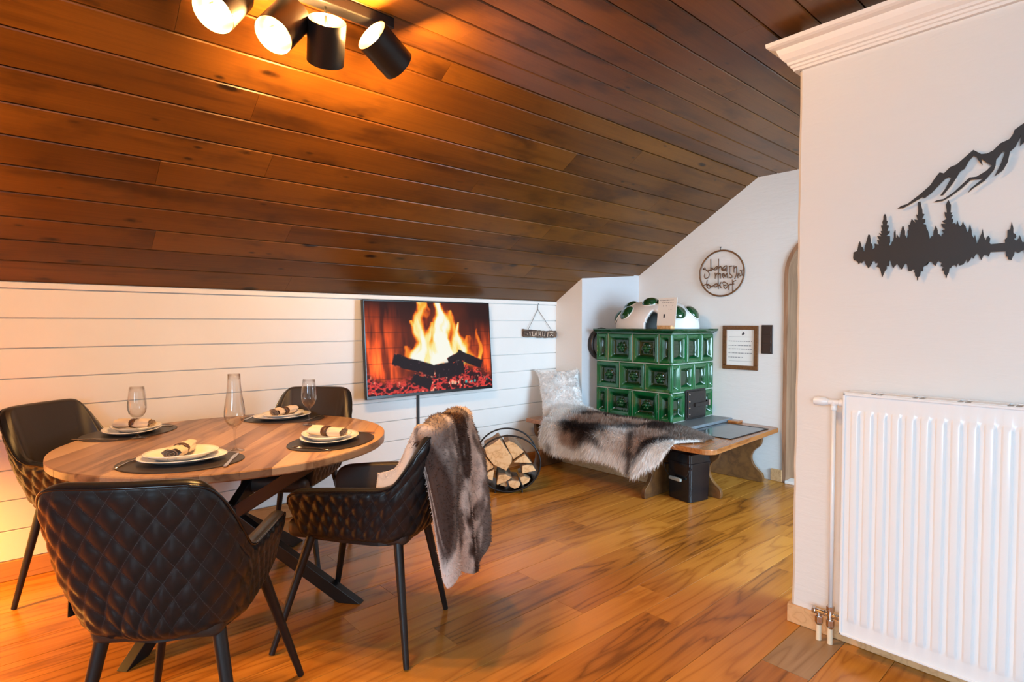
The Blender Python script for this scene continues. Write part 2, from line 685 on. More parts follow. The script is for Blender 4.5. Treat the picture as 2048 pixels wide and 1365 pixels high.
# ---- floor: sub-floor plus individual oak planks
floor = struct(MB().box((X0, Y0, -0.12), (6.2, Y1 + 0.1, -0.016)).build('floor', M['grout']))
PW = 0.1735
k0 = int(math.floor((Y0 - 0.966) / PW))
joints = {2: [2.14], 3: [2.335], 4: [3.318], 6: [1.99, 3.2], 8: [2.775], -1: [2.165], -2: [2.477], 1: [0.9, 3.05], 5: [1.35, 2.7], 7: [1.1, 2.45], 0: [1.55, 3.4], 9: [0.95, 2.1, 3.45]}
k = k0
while 0.966 + k * PW < Y1:
    ya = max(0.966 + k * PW, Y0)
    yb = min(0.966 + (k + 1) * PW, Y1 + 0.05)
    js = list(joints.get(k, []))
    if not js:
        x = X0 + 0.4 + (k * 0.77 % 1.3)
        while x < 5.6:
            js.append(x)
            x += 1.35 + random.uniform(-0.35, 0.35)
    else:
        x = min(js) - 1.4
        while x > X0 + 0.3:
            js.append(x)
            x -= 1.3 + random.uniform(-0.3, 0.3)
        x = max(js) + 1.4
        while x < 5.7:
            js.append(x)
            x += 1.4
    js = [X0] + sorted(js) + [6.2]
    for a, b in zip(js[:-1], js[1:]):
        board('plank', b - a - 0.0016, yb - ya - 0.0016, 0.0155, 0.0012, M['floor_grey'] if (k == -1 and abs(a - 2.165) < 1e-3) else M['floor'], floor, Matrix.Translation((a, ya, 0)))
    k += 1

# ---- ceiling: slope and flat part with tongue-and-groove boards
cs, sn = math.cos(SL), math.sin(SL)
mb = MB()
T = 0.02
e = 0.12
mb.prism([(Y1 + 0.1, ZK + 0.0 - 0.1 * math.tan(SL) + T / cs), (YF, ZC + T), (Y0, ZC + T), (Y0, ZC + T + e), (YF - 0.05, ZC + T + e), (Y1 + 0.1, ZK + e + 0.1)],
         X0, 6.2, lambda u, v, d: (d, u, v))
ceil_o = struct(mb.build('ceiling', M['frame_wood']))
slope_len = (Y1 - YF) / cs
cp = 0.1625
rows = [0.0] + [0.012 + cp * i for i in range(1, 12) if 0.012 + cp * i < slope_len - 0.03] + [slope_len]
cj = {0: [1.4], 1: [-0.4, 2.6], 2: [0.6, 3.3], 3: [1.25], 4: [-0.2, 2.9], 5: [0.55, 3.1], 6: [1.0, 3.6], 7: [-0.6, 2.2], 8: [0.85, 3.9], 9: [-0.1, 2.75], 10: [0.5, 3.25], 11: [1.6]}
for i, (a, b) in enumerate(zip(rows[:-1], rows[1:])):
    js = [X0] + cj.get(i, [1.0]) + [X1]
    for xa, xb in zip(js[:-1], js[1:]):
        o_ = Vector((xa, Y1 - a * cs, ZK + a * sn))
        board('ceiling_board', xb - xa - 0.0012, b - a - 0.005, T, 0.004, M['ceiling'], ceil_o, frame_m(o_, (1, 0, 0), (0, -cs, sn)))
yy = YF
i = 0
while yy > Y0 + 0.05:
    js = [X0] + [[0.1, 2.9], [1.5], [-0.7, 2.35], [0.65, 3.6]][i % 4] + [X1]
    for xa, xb in zip(js[:-1], js[1:]):
        board('ceiling_board', xb - xa - 0.0012, 0.16 - 0.005, T, 0.004, M['ceiling'], ceil_o, frame_m((xa, yy - 0.002, ZC), (1, 0, 0), (0, -1, 0)))
    yy -= 0.16
    i += 1

# ---- plank wall (long side)
wall_left = struct(MB().box((X0 - 0.1, Y1 + 0.016, -0.016), (X1 + 0.2, Y1 + 0.12, ZK + 0.06)).build('wall_left', M['white_board']))
zz = [0.1 + 0.1539 * i for i in range(0, 9)] + [1.481]
for a, b in zip(zz[:-1], zz[1:]):
    board('wall_board', 4.0 - X0, b - a - 0.0045, 0.016, 0.0025, M['white_board'], wall_left, frame_m((X0, Y1, a), (1, 0, 0), (0, 0, 1)))
board('top_batten', 4.0 - X0, 0.030, 0.026, 0.002, M['white_board'], wall_left, frame_m((X0, Y1 - 0.010, 1.4815), (1, 0, 0), (0, 0, 1)))
M['base_dark'] = wood('base_oak', (0.26, 0.095, 0.025), (0.40, 0.16, 0.045), (0.52, 0.24, 0.08), 0.4, 1.0, 12.0, 6.0, var=0.1)
o = board('baseboard_left', 3.92 - X0, 0.098, 0.016, 0.003, M['base_dark'], None, frame_m((X0, Y1 - 0.016, 0.001), (1, 0, 0), (0, 0, 1)))
struct(o)

# ---- boxed-in chimney corner
def zslope(y):
    return ZC if y < YF else ZK + (Y1 - y) * math.tan(SL)


ya, yb = 3.49, 3.395
mb = MB()
foot = [(4.0, Y1), (4.0, ya), (X1 + 0.0, yb), (X1, Y1)]
v_ = [(x, y, 0) for x, y in foot] + [(x, y, zslope(y) + 0.012) for x, y in foot]
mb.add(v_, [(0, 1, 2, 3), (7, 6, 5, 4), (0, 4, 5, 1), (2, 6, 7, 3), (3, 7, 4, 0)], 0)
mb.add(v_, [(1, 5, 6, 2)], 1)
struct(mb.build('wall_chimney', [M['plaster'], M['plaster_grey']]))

# ---- gable wall with arched opening
AY0, AY1, AZ, AR = 1.05, 1.97, 1.70, 0.40
yc = (AY0 + AY1) / 2
hw = (AY1 - AY0) / 2
arch = [(yc + hw * math.cos(a), AZ + AR * math.sin(a)) for a in np.linspace(0, math.pi, 21)]
poly = [(Y1, 0), (Y1, ZK), (YF, ZC + 0.01), (-0.5, ZC + 0.01), (-0.5, 0), (AY0, 0)] + arch[::-1] + [(AY1, 0)]
struct(MB().prism(poly, X1, X1 + 0.16, lambda u, v, d: (d, u, v)).build('wall_far', M['plaster']))
# wooden arch lining (jambs and arch)
path = [(AY1, 0.0), (AY1, 0.6), (AY1, 1.2)] + arch + [(AY0, 0.0)]
mb = MB()
th = 0.03
vv, ff = [], []
pth = [(AY1, z) for z in np.linspace(0, AZ, 18)] + arch[1:-1] + [(AY0, z) for z in np.linspace(AZ, 0, 12)]
for (y, z) in pth:
    dy, dz = (yc - y), (0 if z <= AZ else (AZ - z))
    l_ = math.hypot(dy, dz)
    iy, iz = y + dy / l_ * th, z + dz / l_ * th
    wob = 0.006 * (vnoise(z * 9 + y * 5, 3.3) - 0.5)
    vv += [(X1 - 0.012 + wob, y, z), (X1 - 0.012 + wob, iy, iz), (X1 + 0.42, iy + wob, iz), (X1 + 0.42, y, z)]
for i in range(len(pth) - 1):
    for k in range(4):
        ff.append((i * 4 + k, i * 4 + (k + 1) % 4, (i + 1) * 4 + (k + 1) % 4, (i + 1) * 4 + k))
mb.add(vv, ff)
t = NT('jamb_planks')
p_ = t.vmath('MULTIPLY', t.node('ShaderNodeNewGeometry').outputs['Position'], (22.0, 22.0, 2.0))
f_ = t.noise(p_, 1.0, 4, 0.6, 1.2)
t.bump(f_, 0.6, 0.004)
M['jamb'] = t.out(t.ramp(f_, [(0.2, (0.42, 0.23, 0.13)), (0.5, (0.34, 0.18, 0.10)), (0.8, (0.19, 0.095, 0.05))]), 0.6)
struct(mb.build('trim_1', M['jamb'], smooth=False))
struct(MB().box((X1 - 0.03, AY0 + 0.03, 0.0), (X1 + 0.10, AY1 - 0.03, 0.022)).build('trim_2', M['white_board'], bevel=0.004))
# hall beyond the arch
struct(MB().box((6.1, 0.5, -0.016), (6.2, Y1 + 0.1, ZC + 0.1)).box((X1 + 0.5, 0.4, -0.016), (6.2, 0.5, ZC + 0.1)).box((X1 + 0.44, 2.3, -0.016), (6.1, 2.4, ZC + 0.1)).build('wall_hall', M['plaster']))
# baseboard on the gable wall
struct(MB().box((X1 - 0.016, AY1 - 0.001, 0.001), (X1, 2.06, 0.10)).build('baseboard_far', M['trim_wood'], bevel=0.003))

# ---- wall carrying the radiator, its free end slightly uneven
XR = 2.55
YR = 1.01
mb = MB()
zs = np.linspace(-0.016, ZC + 0.01, 60)
vv, ff = [], []
for z in zs:
    w = 0.012 * (fbm(z * 2.2, 1.7, 3) - 0.45) + 0.004 * (vnoise(z * 13, 4.4) - 0.5)
    w2 = 0.005 * (vnoise(z * 5, 9.1) - 0.5)
    vv += [(XR + 0.22, Y0, z), (XR, Y0, z), (XR + w2 * 0.3, YR - 0.10, z), (XR + 0.001, YR - 0.012 + w, z), (XR + 0.012, YR + w, z), (XR + 0.22, YR + w, z)]
for i in range(len(zs) - 1):
    for k in range(6):
        ff.append((i * 6 + k, i * 6 + (k + 1) % 6, (i + 1) * 6 + (k + 1) % 6, (i + 1) * 6 + k))
mb.add(vv, ff)
struct(mb.build('wall_right', M['plaster_dim'], auto=R(25)))
struct(MB().box((XR - 0.017, Y0, 0.001), (XR, YR + 0.012, 0.078)).box((XR, YR + 0.001, 0.001), (XR + 0.22, YR + 0.016, 0.078)).build('baseboard_right', M['trim_wood'], bevel=0.003))
# crown moulding, mitred around the wall end
prof = [(0.0, 2.375), (0.018, 2.375), (0.020, 2.385), (0.026, 2.388), (0.028, 2.397), (0.036, 2.400), (0.038, 2.410), (0.050, 2.420), (0.062, 2.440), (0.070, 2.462), (0.090, 2.468), (0.100, 2.474), (0.102, 2.490), (0.0, 2.490)]
vv, ff = [], []
for d, z in prof:
    vv += [(XR + 0.3, YR + d, z), (XR - d, YR + d, z), (XR - d, Y0, z)]
n = len(prof)
for i in range(n):
    j = (i + 1) % n
    for k in range(2):
        ff.append((i * 3 + k, i * 3 + k + 1, j * 3 + k + 1, j * 3 + k))
M['crown'] = plain('crown_paint', (0.82, 0.78, 0.74), 0.5)
struct(MB().add(vv, ff).build('trim_3', M['crown']))

# ---- walls behind the camera with their window and an added fill window
def wall_with_window(name, axis, pos, a0, a1, w0, w1, z0, z1, outer):
    mb = MB()
    def bx(u0, u1, q0, q1):
        if axis == 'x':
            mb.box((min(pos, outer), u0, q0), (max(pos, outer), u1, q1))
        else:
            mb.box((u0, min(pos, outer), q0), (u1, max(pos, outer), q1))
    bx(a0, w0, -0.016, ZC + 0.02)
    bx(w1, a1, -0.016, ZC + 0.02)
    bx(w0, w1, -0.016, z0)
    bx(w0, w1, z1, ZC + 0.02)
    return struct(mb.build(name, M['plaster']))


def window(name, axis, pos, w0, w1, z0, z1):
    root = struct(empty(name))
    def A(u, d, z):
        return (pos + d, u, z) if axis == 'x' else (u, pos + d, z)
    fr = MB()
    for (u0, u1, q0, q1) in ((w0, w0 + 0.06, z0, z1), (w1 - 0.06, w1, z0, z1), (w0, w1, z0, z0 + 0.06), (w0, w1, z1 - 0.06, z1), ((w0 + w1) / 2 - 0.03, (w0 + w1) / 2 + 0.03, z0, z1)):
        fr.box(A(u0, -0.03, q0), A(u1, 0.03, q1))
    fr.build('window_frame', M['white_board'], root)
    for u0, u1 in ((w0 + 0.06, (w0 + w1) / 2 - 0.03), ((w0 + w1) / 2 + 0.03, w1 - 0.06)):
        MB().box(A(u0, -0.004, z0 + 0.06), A(u1, 0.004, z1 - 0.06)).build('pane', M['pane'], root)
    return root


wall_with_window('wall_back', 'x', X0, Y0 - 0.1, Y1 + 0.1, -2.45, 0.15, 0.8, 2.3, X0 - 0.1)
window('window_1', 'x', X0 - 0.05, -2.45, 0.15, 0.8, 2.3)
wall_with_window('wall_near', 'y', Y0, X0, XR + 0.22, -1.5, 1.1, 0.8, 2.3, Y0 - 0.1)
window('window_fill', 'y', Y0 - 0.05, -1.5, 1.1, 0.8, 2.3)  # unseen window added for the south fill light
# closing walls of the space behind the radiator wall
wall_with_window('wall_passage', 'y', -0.4, XR + 0.22, X1 + 0.16, 2.9, 4.6, 0.3, 2.2, -0.5)
window('window_3', 'y', -0.45, 2.9, 4.6, 0.3, 2.2)

# ================================================================== DINING TABLE
TC = Vector((0.824, 2.929, 0))
TR = 0.71
TZ = 0.75
table = empty('dining_table', TC, 0, 'round wooden dining table with black crossed steel legs, laid for four', 'table')
ga = R(54.3)
gu = Vector((math.cos(ga), math.sin(ga), 0))
gv = Vector((-math.sin(ga), math.cos(ga), 0))
edges_ = [-0.71, -0.60, -0.49, -0.36, -0.26, -0.13, -0.02, 0.10, 0.22, 0.33, 0.46, 0.57, 0.71]
for a, b in zip(edges_[:-1], edges_[1:]):
    a2, b2 = max(a, -TR + 1e-4), min(b, TR - 1e-4)
    ts = np.linspace(a2, b2, 14)
    out = [(math.sqrt(max(TR * TR - q * q, 0)), q) for q in ts]
    pts = out + [(-x, y) for x, y in out[::-1]]
    cl = []
    for p_ in pts:
        if not cl or (abs(p_[0] - cl[-1][0]) + abs(p_[1] - cl[-1][1])) > 1e-5:
            cl.append(p_)
    mb = MB()
    c0 = 0.0003

    def sc(p, s, z):
        r_ = math.hypot(*p)
        y_ = min(max(p[1], a2 + c0), b2 - c0)
        x_ = p[0] * s if abs(p[0]) > 0.02 else p[0]
        return (x_, y_, z)
    n = len(cl)
    ring = [[sc(p, 0.985, TZ - 0.036) for p in cl], [sc(p, 1.0, TZ - 0.030) for p in cl], [sc(p, 1.0, TZ - 0.005) for p in cl], [sc(p, 0.994, TZ) for p in cl]]
    vv = [q for r_ in ring for q in r_]
    ff = [(i * n + k, i * n + (k + 1) % n, (i + 1) * n + (k + 1) % n, (i + 1) * n + k) for i in range(3) for k in range(n)]
    ff += [tuple(range(n - 1, -1, -1)), tuple(3 * n + k for k in range(n))]
    mb.add(vv, ff)
    mb.build('tabletop_plank', M['table'], table, rot=(0, 0, ga))
MB().lathe([(0.0, TZ - 0.052), (0.30, TZ - 0.052), (0.30, TZ - 0.0362), (0.0, TZ - 0.0362)], 40).build('mounting_plate', M['black_metal'], table)
for a in (40, 130, 220, 310):
    d = Vector((math.cos(R(a)), math.sin(R(a)), 0))
    s = Vector((-d.y, d.x, 0)) * 0.022
    off = Vector((-d.y, d.x, 0)) * (0.024 if a < 180 else -0.024)
    w = 0.055
    mb = MB()
    p0, p1 = d * 0.60 + off, d * -0.50 + off
    z1 = TZ - 0.050
    vv = []
    for q, z in ((p0, 0.001), (p1, z1)):
        for sg in (-1, 1):
            for ww in (-w, w):
                vv.append(q + s * sg + d * ww + Vector((0, 0, z)))
    mb.add(vv, [(0, 1, 3, 2), (4, 6, 7, 5), (0, 4, 5, 1), (2, 3, 7, 6), (0, 2, 6, 4), (1, 5, 7, 3)])
    mb.build('leg', M['black_metal'], table, bevel=0.002)
MB().lathe([(0.0, 0.33), (0.06, 0.33), (0.06, 0.42), (0.0, 0.42)], 24).build('hub', M['black_metal'], table)

# ================================================================== ARMCHAIRS
CH = 0.90
CZ0 = 0.445


def plan_pt(q, k):
    """q in [-1,1] along the U (0 = middle of back), k 0 bottom .. 1 top of the back"""
    W = 0.198 + 0.042 * min(k / 0.43, 1.0) + 0.008 * max(0.0, (k - 0.43) / 0.57)
    yB = -0.275 - 0.120 * k
    yFr = 0.185 + 0.07 * min(k * 2.0, 1.0)
    Rr = 0.130 - 0.025 * k
    s = 1 if q >= 0 else -1
    a = abs(q)
    if a < 0.27:
        x, y = (W - Rr) * a / 0.27, yB - 0.012 * math.cos(a / 0.27 * math.pi / 2)
        nx, ny = 0.0, -1.0
    elif a < 0.52:
        th_ = (a - 0.27) / 0.25 * math.pi / 2
        x, y = W - Rr + Rr * math.sin(th_), yB + Rr - Rr * math.cos(th_)
        nx, ny = math.sin(th_), -math.cos(th_)
    else:
        u = (a - 0.52) / 0.48
        x, y = W - 0.022 * u * u, yB + Rr + (yFr - yB - Rr) * u
        nx, ny = 1.0, 0.05 * u
    return Vector((s * x, y, 0)), Vector((s * nx, ny, 0)).normalized()


_q = [0, .20, .28, .33, .37, .40, .43, .46, .49, .52, .56, .64, .80, .91, .95, .98, 1.0]
_z = [.900, .900, .899, .893, .876, .848, .808, .762, .712, .680, .665, .660, .650, .640, .634, .618, .585]


def ztop(a):
    return float(np.interp(a, _q, _z))


zt_s = np.array([ztop(a) for a in np.linspace(0, 1, 201)])
ker = np.hanning(15)
ker /= ker.sum()
zt_p = np.convolve(np.pad(zt_s, 7, mode='edge'), ker, 'valid')
zt_p[-8:] = zt_s[-8:]


def ztop_s(a):
    return float(np.interp(a, np.linspace(0, 1, 201), zt_p))


NQ, NV = 231, 58
TH = 0.046


def chair_meshes():
    qs = np.linspace(-1, 1, NQ)
    # arc length at half height
    P = [plan_pt(q, 0.4)[0] for q in qs]
    arc = [0.0]
    for i in range(1, NQ):
        arc.append(arc[-1] + (P[i] - P[i - 1]).length)
    arc = np.array(arc) - arc[-1] / 2
    vo, uo = [], []
    rim = 4
    cols = NV + rim
    vi = []
    NI = 16
    rim_pts = []
    for i, q in enumerate(qs):
        zt = ztop_s(abs(q))
        for j in range(NV):
            v = j / (NV - 1)
            z = CZ0 + (zt - CZ0) * v
            k = (z - CZ0) / (CH - CZ0)
            p, n_ = plan_pt(q, k)
            a = arc[i] / 0.060 + (z - CZ0) / 0.094
            b = arc[i] / 0.060 - (z - CZ0) / 0.094
            pf = math.sqrt(abs(math.sin(math.pi * a)) * abs(math.sin(math.pi * b)) + 1e-6)
            edge = min(1.0, v / 0.06, (1 - v) / 0.05, (1 - abs(q)) / 0.02)
            edge = max(edge, 0.0)
            seam = math.exp(-((abs(q) - 0.535) / 0.006) ** 2)
            off = 0.0075 * pf * edge - 0.004 * seam
            # roll under at the bottom
            roll = -0.035 * max(0.0, 1 - v / 0.14) ** 2
            vo.append(p + n_ * (off + roll) + Vector((0, 0, z)))
            uo.append((a, b))
        k = (zt - CZ0) / (CH - CZ0)
        p, n_ = plan_pt(q, k)
        rim_pts.append(p + Vector((0, 0, zt)))
        for j in range(1, rim + 1):
            th_ = j / rim * math.pi / 2
            vo.append(p + n_ * (-TH / 2 + TH / 2 * math.cos(th_)) + Vector((0, 0, zt + 0.014 * math.sin(th_))))
            uo.append((0.25, 0.25))
        for j in range(rim + 1):
            th_ = math.pi / 2 + j / rim * math.pi / 2
            vi.append(p + n_ * (-TH / 2 + TH / 2 * math.cos(th_)) + Vector((0, 0, zt + 0.014 * math.sin(th_))))
        for j in range(1, NI + 1):
            z = zt - (zt - 0.47) * j / NI
            k = (z - CZ0) / (CH - CZ0)
            p, n_ = plan_pt(q, k)
            lump = 0.006 * math.sin(math.pi * j / NI)
            vi.append(p - n_ * (TH + lump) + Vector((0, 0, z)))
    ci = rim + 1 + NI
    fo = [(i * cols + j, (i + 1) * cols + j, (i + 1) * cols + j + 1, i * cols + j + 1) for i in range(NQ - 1) for j in range(cols - 1)]
    fi = [(i * ci + j, (i + 1) * ci + j, (i + 1) * ci + j + 1, i * ci + j + 1) for i in range(NQ - 1) for j in range(ci - 1)]
    # front ends of the arms closed with a padded strip
    nb = len(vo)
    for i, sgn in ((0, 1), (NQ - 1, -1)):
        base_o = [i * cols + j for j in range(cols)]
        inner = vi[i * ci: i * ci + ci]
        start = len(vo)
        # matching inner column sampled to outer heights
        zi = np.array([q.z for q in inner][::-1])
        xi = np.array([q.x for q in inner][::-1])
        yi = np.array([q.y for q in inner][::-1])
        for idx in base_o:
            z = vo[idx].z
            vo.append(Vector((np.interp(z, zi, xi), np.interp(z, zi, yi), z)))
            uo.append((0.25, 0.25))
        mid = len(vo)
        for t_, idx in enumerate(base_o):
            m_ = (vo[idx] + vo[start + t_]) / 2 + Vector((0, 0.016, 0))
            vo.append(m_)
            uo.append((0.25, 0.25))
        for t_ in range(cols - 1):
            fo.append((base_o[t_], base_o[t_ + 1], mid + t_ + 1, mid + t_))
            fo.append((mid + t_, mid + t_ + 1, start + t_ + 1, start + t_))
    mo = mesh('outer_shell', vo, fo)
    uvl = mo.uv_layers.new(name='UVMap')
    li = np.zeros(len(mo.loops), int)
    mo.loops.foreach_get('vertex_index', li)
    uvl.data.foreach_set('uv', np.array(uo)[li].ravel())
    mi_ = mesh('inner_padding', vi, fi)
    for m_ in (mo, mi_):
        bm = bmesh.new()
        bm.from_mesh(m_)
        bmesh.ops.recalc_face_normals(bm, faces=bm.faces)
        bm.to_mesh(m_)
        bm.free()
    return mo, mi_, rim_pts


mo, mi_, rim_pts = chair_meshes()


def make_chair():
    root = empty('armchair')
    sh = link('outer_shell', mo, M['quilt'], root, smooth=True)
    link('inner_padding', mi_, M['leather_in'], root, smooth=True)
    MB().tube([p + Vector((0, 0, 0.004)) for p in rim_pts], 0.0042, 8).build('piping', M['black_plastic'], sh, smooth=True)
    # seat cushion
    mb = MB()
    mb.box((-0.172, -0.255, 0.435), (0.172, 0.262, 0.515))
    mb.build('seat', M['leather_in'], root, bevel=0.032, seg=4, smooth=True)
    # underside
    pts = [plan_pt(q, 0)[0] * 0.84 for q in np.linspace(-1, 1, 41)]
    MB().prism([(p.x, p.y) for p in pts], CZ0 - 0.012, CZ0 + 0.012, lambda u, v, d: (u, v, d)).build('seat_base', M['black_metal'], root)
    for sx, sy in ((-1, -1), (1, -1), (-1, 1), (1, 1)):
        a = Vector((sx * 0.150, (0.16 if sy > 0 else -0.213), 0.447))
        b = Vector((sx * (0.233 if sy < 0 else 0.25), sy * 0.278, 0.0))
        dd = (b - a)
        MB().tube([a, a + dd * 0.5, a + dd * 0.992], [0.019, 0.0155, 0.0115], 14).build('leg', M['black_metal'], root, smooth=True, auto=R(50))
    return root


chair_a = make_chair()
spots = [
    ('A', (0.435, 1.974), 55.0, 'black quilted armchair with a small fabric tag, facing the setting with the tulip glass'),
    ('B', (1.128, 2.187), 126.4, 'black quilted armchair with a brown fur throw over its backrest'),
    ('C', (0.370, 3.335), -52.0, 'dark armchair in orange lamp light between round table and plank wall'),
    ('D', (1.185, 3.135), 226.0, 'dark smooth-fronted armchair between the round table and the television'),
]
chairs = {}
for i, (key, (x, y), hd, lab) in enumerate(spots):
    c = chair_a if i == 0 else copy_tree(chair_a)
    c.location = (x, y, 0)
    c.rotation_euler = (0, 0, R(hd - 90))
    tag(c, lab, 'armchair', 'armchairs around the round table')
    chairs[key] = c
# little label sewn into the seam of one chair
p_, n_ = plan_pt(-0.45, 0.1)
MB().box((-0.002, -0.032, -0.03), (0.002, 0.0, 0.03)).build('fabric_tag', M['rubber'], chairs['A'], loc=(p_.x - 0.004, p_.y - 0.002, 0.545), rot=(0, R(8), R(-40)))

# ---- fur throw over the back of chair B
ch = chairs['B']
thr = empty('fur_throw', ch.location, ch.rotation_euler.z, 'mottled brown and cream fur throw hanging over an armchair back', 'throw')


def throw_surface(offset=0.0):
    """follows the rim of the shell: s along the rim, t from the inside over the rim to the hanging hem"""
    ns, nt = 110, 120
    qv = np.linspace(-0.60, 0.42, ns)
    V = np.zeros((ns, nt, 3))
    for i, q in enumerate(qv):
        s = i / (ns - 1)
        zt = ztop_s(abs(q))
        k = (zt - CZ0) / (CH - CZ0)
        p, n_ = plan_pt(q, k)
        w_o = float(sstep(-0.40, -0.345, q))
        hang = 0.585 * float(sstep(-0.39, -0.345, q)) + 0.008
        hang *= 1 - 0.13 * float(sstep(0.15, 0.44, q)) + 0.05 * math.sin(s * 13)
        dep = 0.26 * float(sstep(0.60, 0.40, abs(q))) + 0.055
        dep = min(dep, zt - 0.53)
        out_n = Vector((n_.x * 0.45, n_.y, 0)) + Vector((0, -0.25, 0))
        out_n.normalize()
        pts = []
        for j in range(nt):
            t_ = j / (nt - 1)
            if t_ < 0.34:                                   # inside, rising
                f = t_ / 0.34
                z = zt - dep * (1 - f)
                kk_ = (z - CZ0) / (CH - CZ0)
                p2, n2 = plan_pt(q, kk_)
                v = p2 - n2 * (TH + 0.022) + Vector((0, 0, z))
            elif t_ < 0.48:                                 # over the rim
                th_ = (t_ - 0.34) / 0.14 * math.pi * w_o
                hump = (1 - w_o) * 0.050 * math.sin((t_ - 0.34) / 0.14 * math.pi)
                c_ = p - n_ * (TH / 2)
                v = c_ + Vector((0, 0, zt + 0.006)) + n_ * (-math.cos(th_) * (TH / 2 + 0.022)) + Vector((0, 0, math.sin(th_) * 0.030 + hump)) - n_ * ((1 - w_o) * 0.004 + hump * 0.3)
                last_v = v.copy()
            elif w_o < 0.02:
                f = (t_ - 0.48) / 0.52
                v = last_v - n_ * 0.012 * f - Vector((0, 0, 0.02 * f))
            else:                                           # hanging outside
                f = (t_ - 0.48) / 0.52
                z = zt - hang * f
                o_ = min(1.0, f * hang / 0.16)
                fold = 0.6 * math.sin(s * 24 + 1.2 * math.sin(f * 3)) + 0.4 * math.sin(s * 13 + 2 + f * 2)
                rad_o = 0.022 + o_ * (0.012 + 0.022 * fold + 0.055 * float(sstep(-0.30, 0.30, q)) * (0.5 + 0.5 * f)) * min(1.0, hang / 0.3)
                v = (p + out_n * rad_o) * w_o + Vector((last_v.x, last_v.y, 0)) * (1 - w_o) + Vector((0, 0, z))
                v.x += 0.02 * o_ * math.sin(f * 5 + s * 5) * min(1.0, hang / 0.3)
            V[i, j] = v + Vector((0, 0, 0.008 * math.sin(s * 21))) * (1 if 0.3 < t_ < 0.5 else 0)
    # soften creases between the three stretches
    for _ in range(3):
        V[:, 1:-1] = V[:, 1:-1] * 0.5 + (V[:, :-2] + V[:, 2:]) * 0.25
    for _ in range(2):
        V[1:-1] = V[1:-1] * 0.5 + (V[:-2] + V[2:]) * 0.25
    return V, np.linspace(0, 1.25, nt), 0.5


V, tt, top_t = throw_surface()
ns, nt = V.shape[:2]
du = np.gradient(V, axis=0)
dv = np.gradient(V, axis=1)
Nn = np.cross(dv, du)
Nn /= np.linalg.norm(Nn, axis=2)[..., None]
if Nn[ns // 2, nt - 10][1] > 0:
    Nn = -Nn
S_, T_ = np.meshgrid(np.linspace(0, 1, ns), tt, indexing='ij')
Vt = V + Nn * (0.010 * fbm(S_ * 16, T_ * 16, 3) + 0.004)[..., None]
Vb = V - Nn * 0.012
faces = []
idx = lambda a, i, j: a * ns * nt + i * nt + j
for i in range(ns - 1):
    for j in range(nt - 1):
        faces.append((idx(0, i, j), idx(0, i + 1, j), idx(0, i + 1, j + 1), idx(0, i, j + 1)))
        faces.append((idx(1, i, j + 1), idx(1, i + 1, j + 1), idx(1, i + 1, j), idx(1, i, j)))
for i in range(ns - 1):
    faces.append((idx(0, i, 0), idx(1, i, 0), idx(1, i + 1, 0), idx(0, i + 1, 0)))
    faces.append((idx(0, i + 1, nt - 1), idx(1, i + 1, nt - 1), idx(1, i, nt - 1), idx(0, i, nt - 1)))
for j in range(nt - 1):
    faces.append((idx(0, 0, j + 1), idx(1, 0, j + 1), idx(1, 0, j), idx(0, 0, j)))
    faces.append((idx(0, ns - 1, j), idx(1, ns - 1, j), idx(1, ns - 1, j + 1), idx(0, ns - 1, j + 1)))


def throw_col(s, t_):
    a = fbm(s * 5.0 + 1.5 * fbm(t_ * 3, s * 2), t_ * 2.2 + 3.1, 4)
    b = fbm(s * 18, t_ * 14 + 9, 3)
    w = sstep(0.36, 0.62, a + 0.35 * (b - 0.45))
    stripe = sstep(0.35, 0.75, np.sin(s * 15.0 + 1.2 * np.sin(t_ * 5)) * 0.5 + 0.5)
    w = np.clip(w * 0.75 + 0.35 * (1 - stripe), 0, 1)
    w = sstep(0.15, 0.85, w)
    c = np.array([0.070, 0.036, 0.026])[None] * (1 - w[:, None]) + np.array([0.78, 0.66, 0.59])[None] * w[:, None]
    return c


me = mesh('plush_cloth', np.concatenate([Vt.reshape(-1, 3), Vb.reshape(-1, 3)]), faces)
cc = throw_col(S_.ravel(), T_.ravel())
set_vcol(me, np.concatenate([cc, cc * 0.8]))
link('plush_cloth', me, M['fur'], thr, smooth=True)
NH = 26000
ri = RNG.random(NH) * (ns - 1.001)
rj = RNG.random(NH) * (nt - 1.001)
i0 = ri.astype(int)
j0 = rj.astype(int)
rt_ = Vt[i0, j0] * ((1 - (ri - i0)) * (1 - (rj - j0)))[:, None] + Vt[i0 + 1, j0] * ((ri - i0) * (1 - (rj - j0)))[:, None] + Vt[i0, j0 + 1] * ((1 - (ri - i0)) * (rj - j0))[:, None] + Vt[i0 + 1, j0 + 1] * ((ri - i0) * (rj - j0))[:, None]
dn = Nn[i0, j0] + RNG.normal(size=(NH, 3)) * 0.45 + np.array([0, 0, -0.5])
fur_mesh('fur_pile', rt_, dn, RNG.uniform(0.006, 0.011, NH), 0.0011, throw_col(ri / (ns - 1), np.interp(rj, np.arange(nt), tt)) * RNG.uniform(0.8, 1.2, (NH, 1)), M['hair'], thr, nrm=Nn[i0, j0])

# ================================================================== PLACE SETTINGS
def organic(r1, r2, seed, n=48):
    a = np.linspace(0, 2 * math.pi, n, endpoint=False)
    w = 1 + 0.025 * np.sin(2 * a + seed) + 0.018 * np.sin(3 * a + 2 * seed)
    return r1 * w * np.cos(a), r2 * w * np.sin(a)


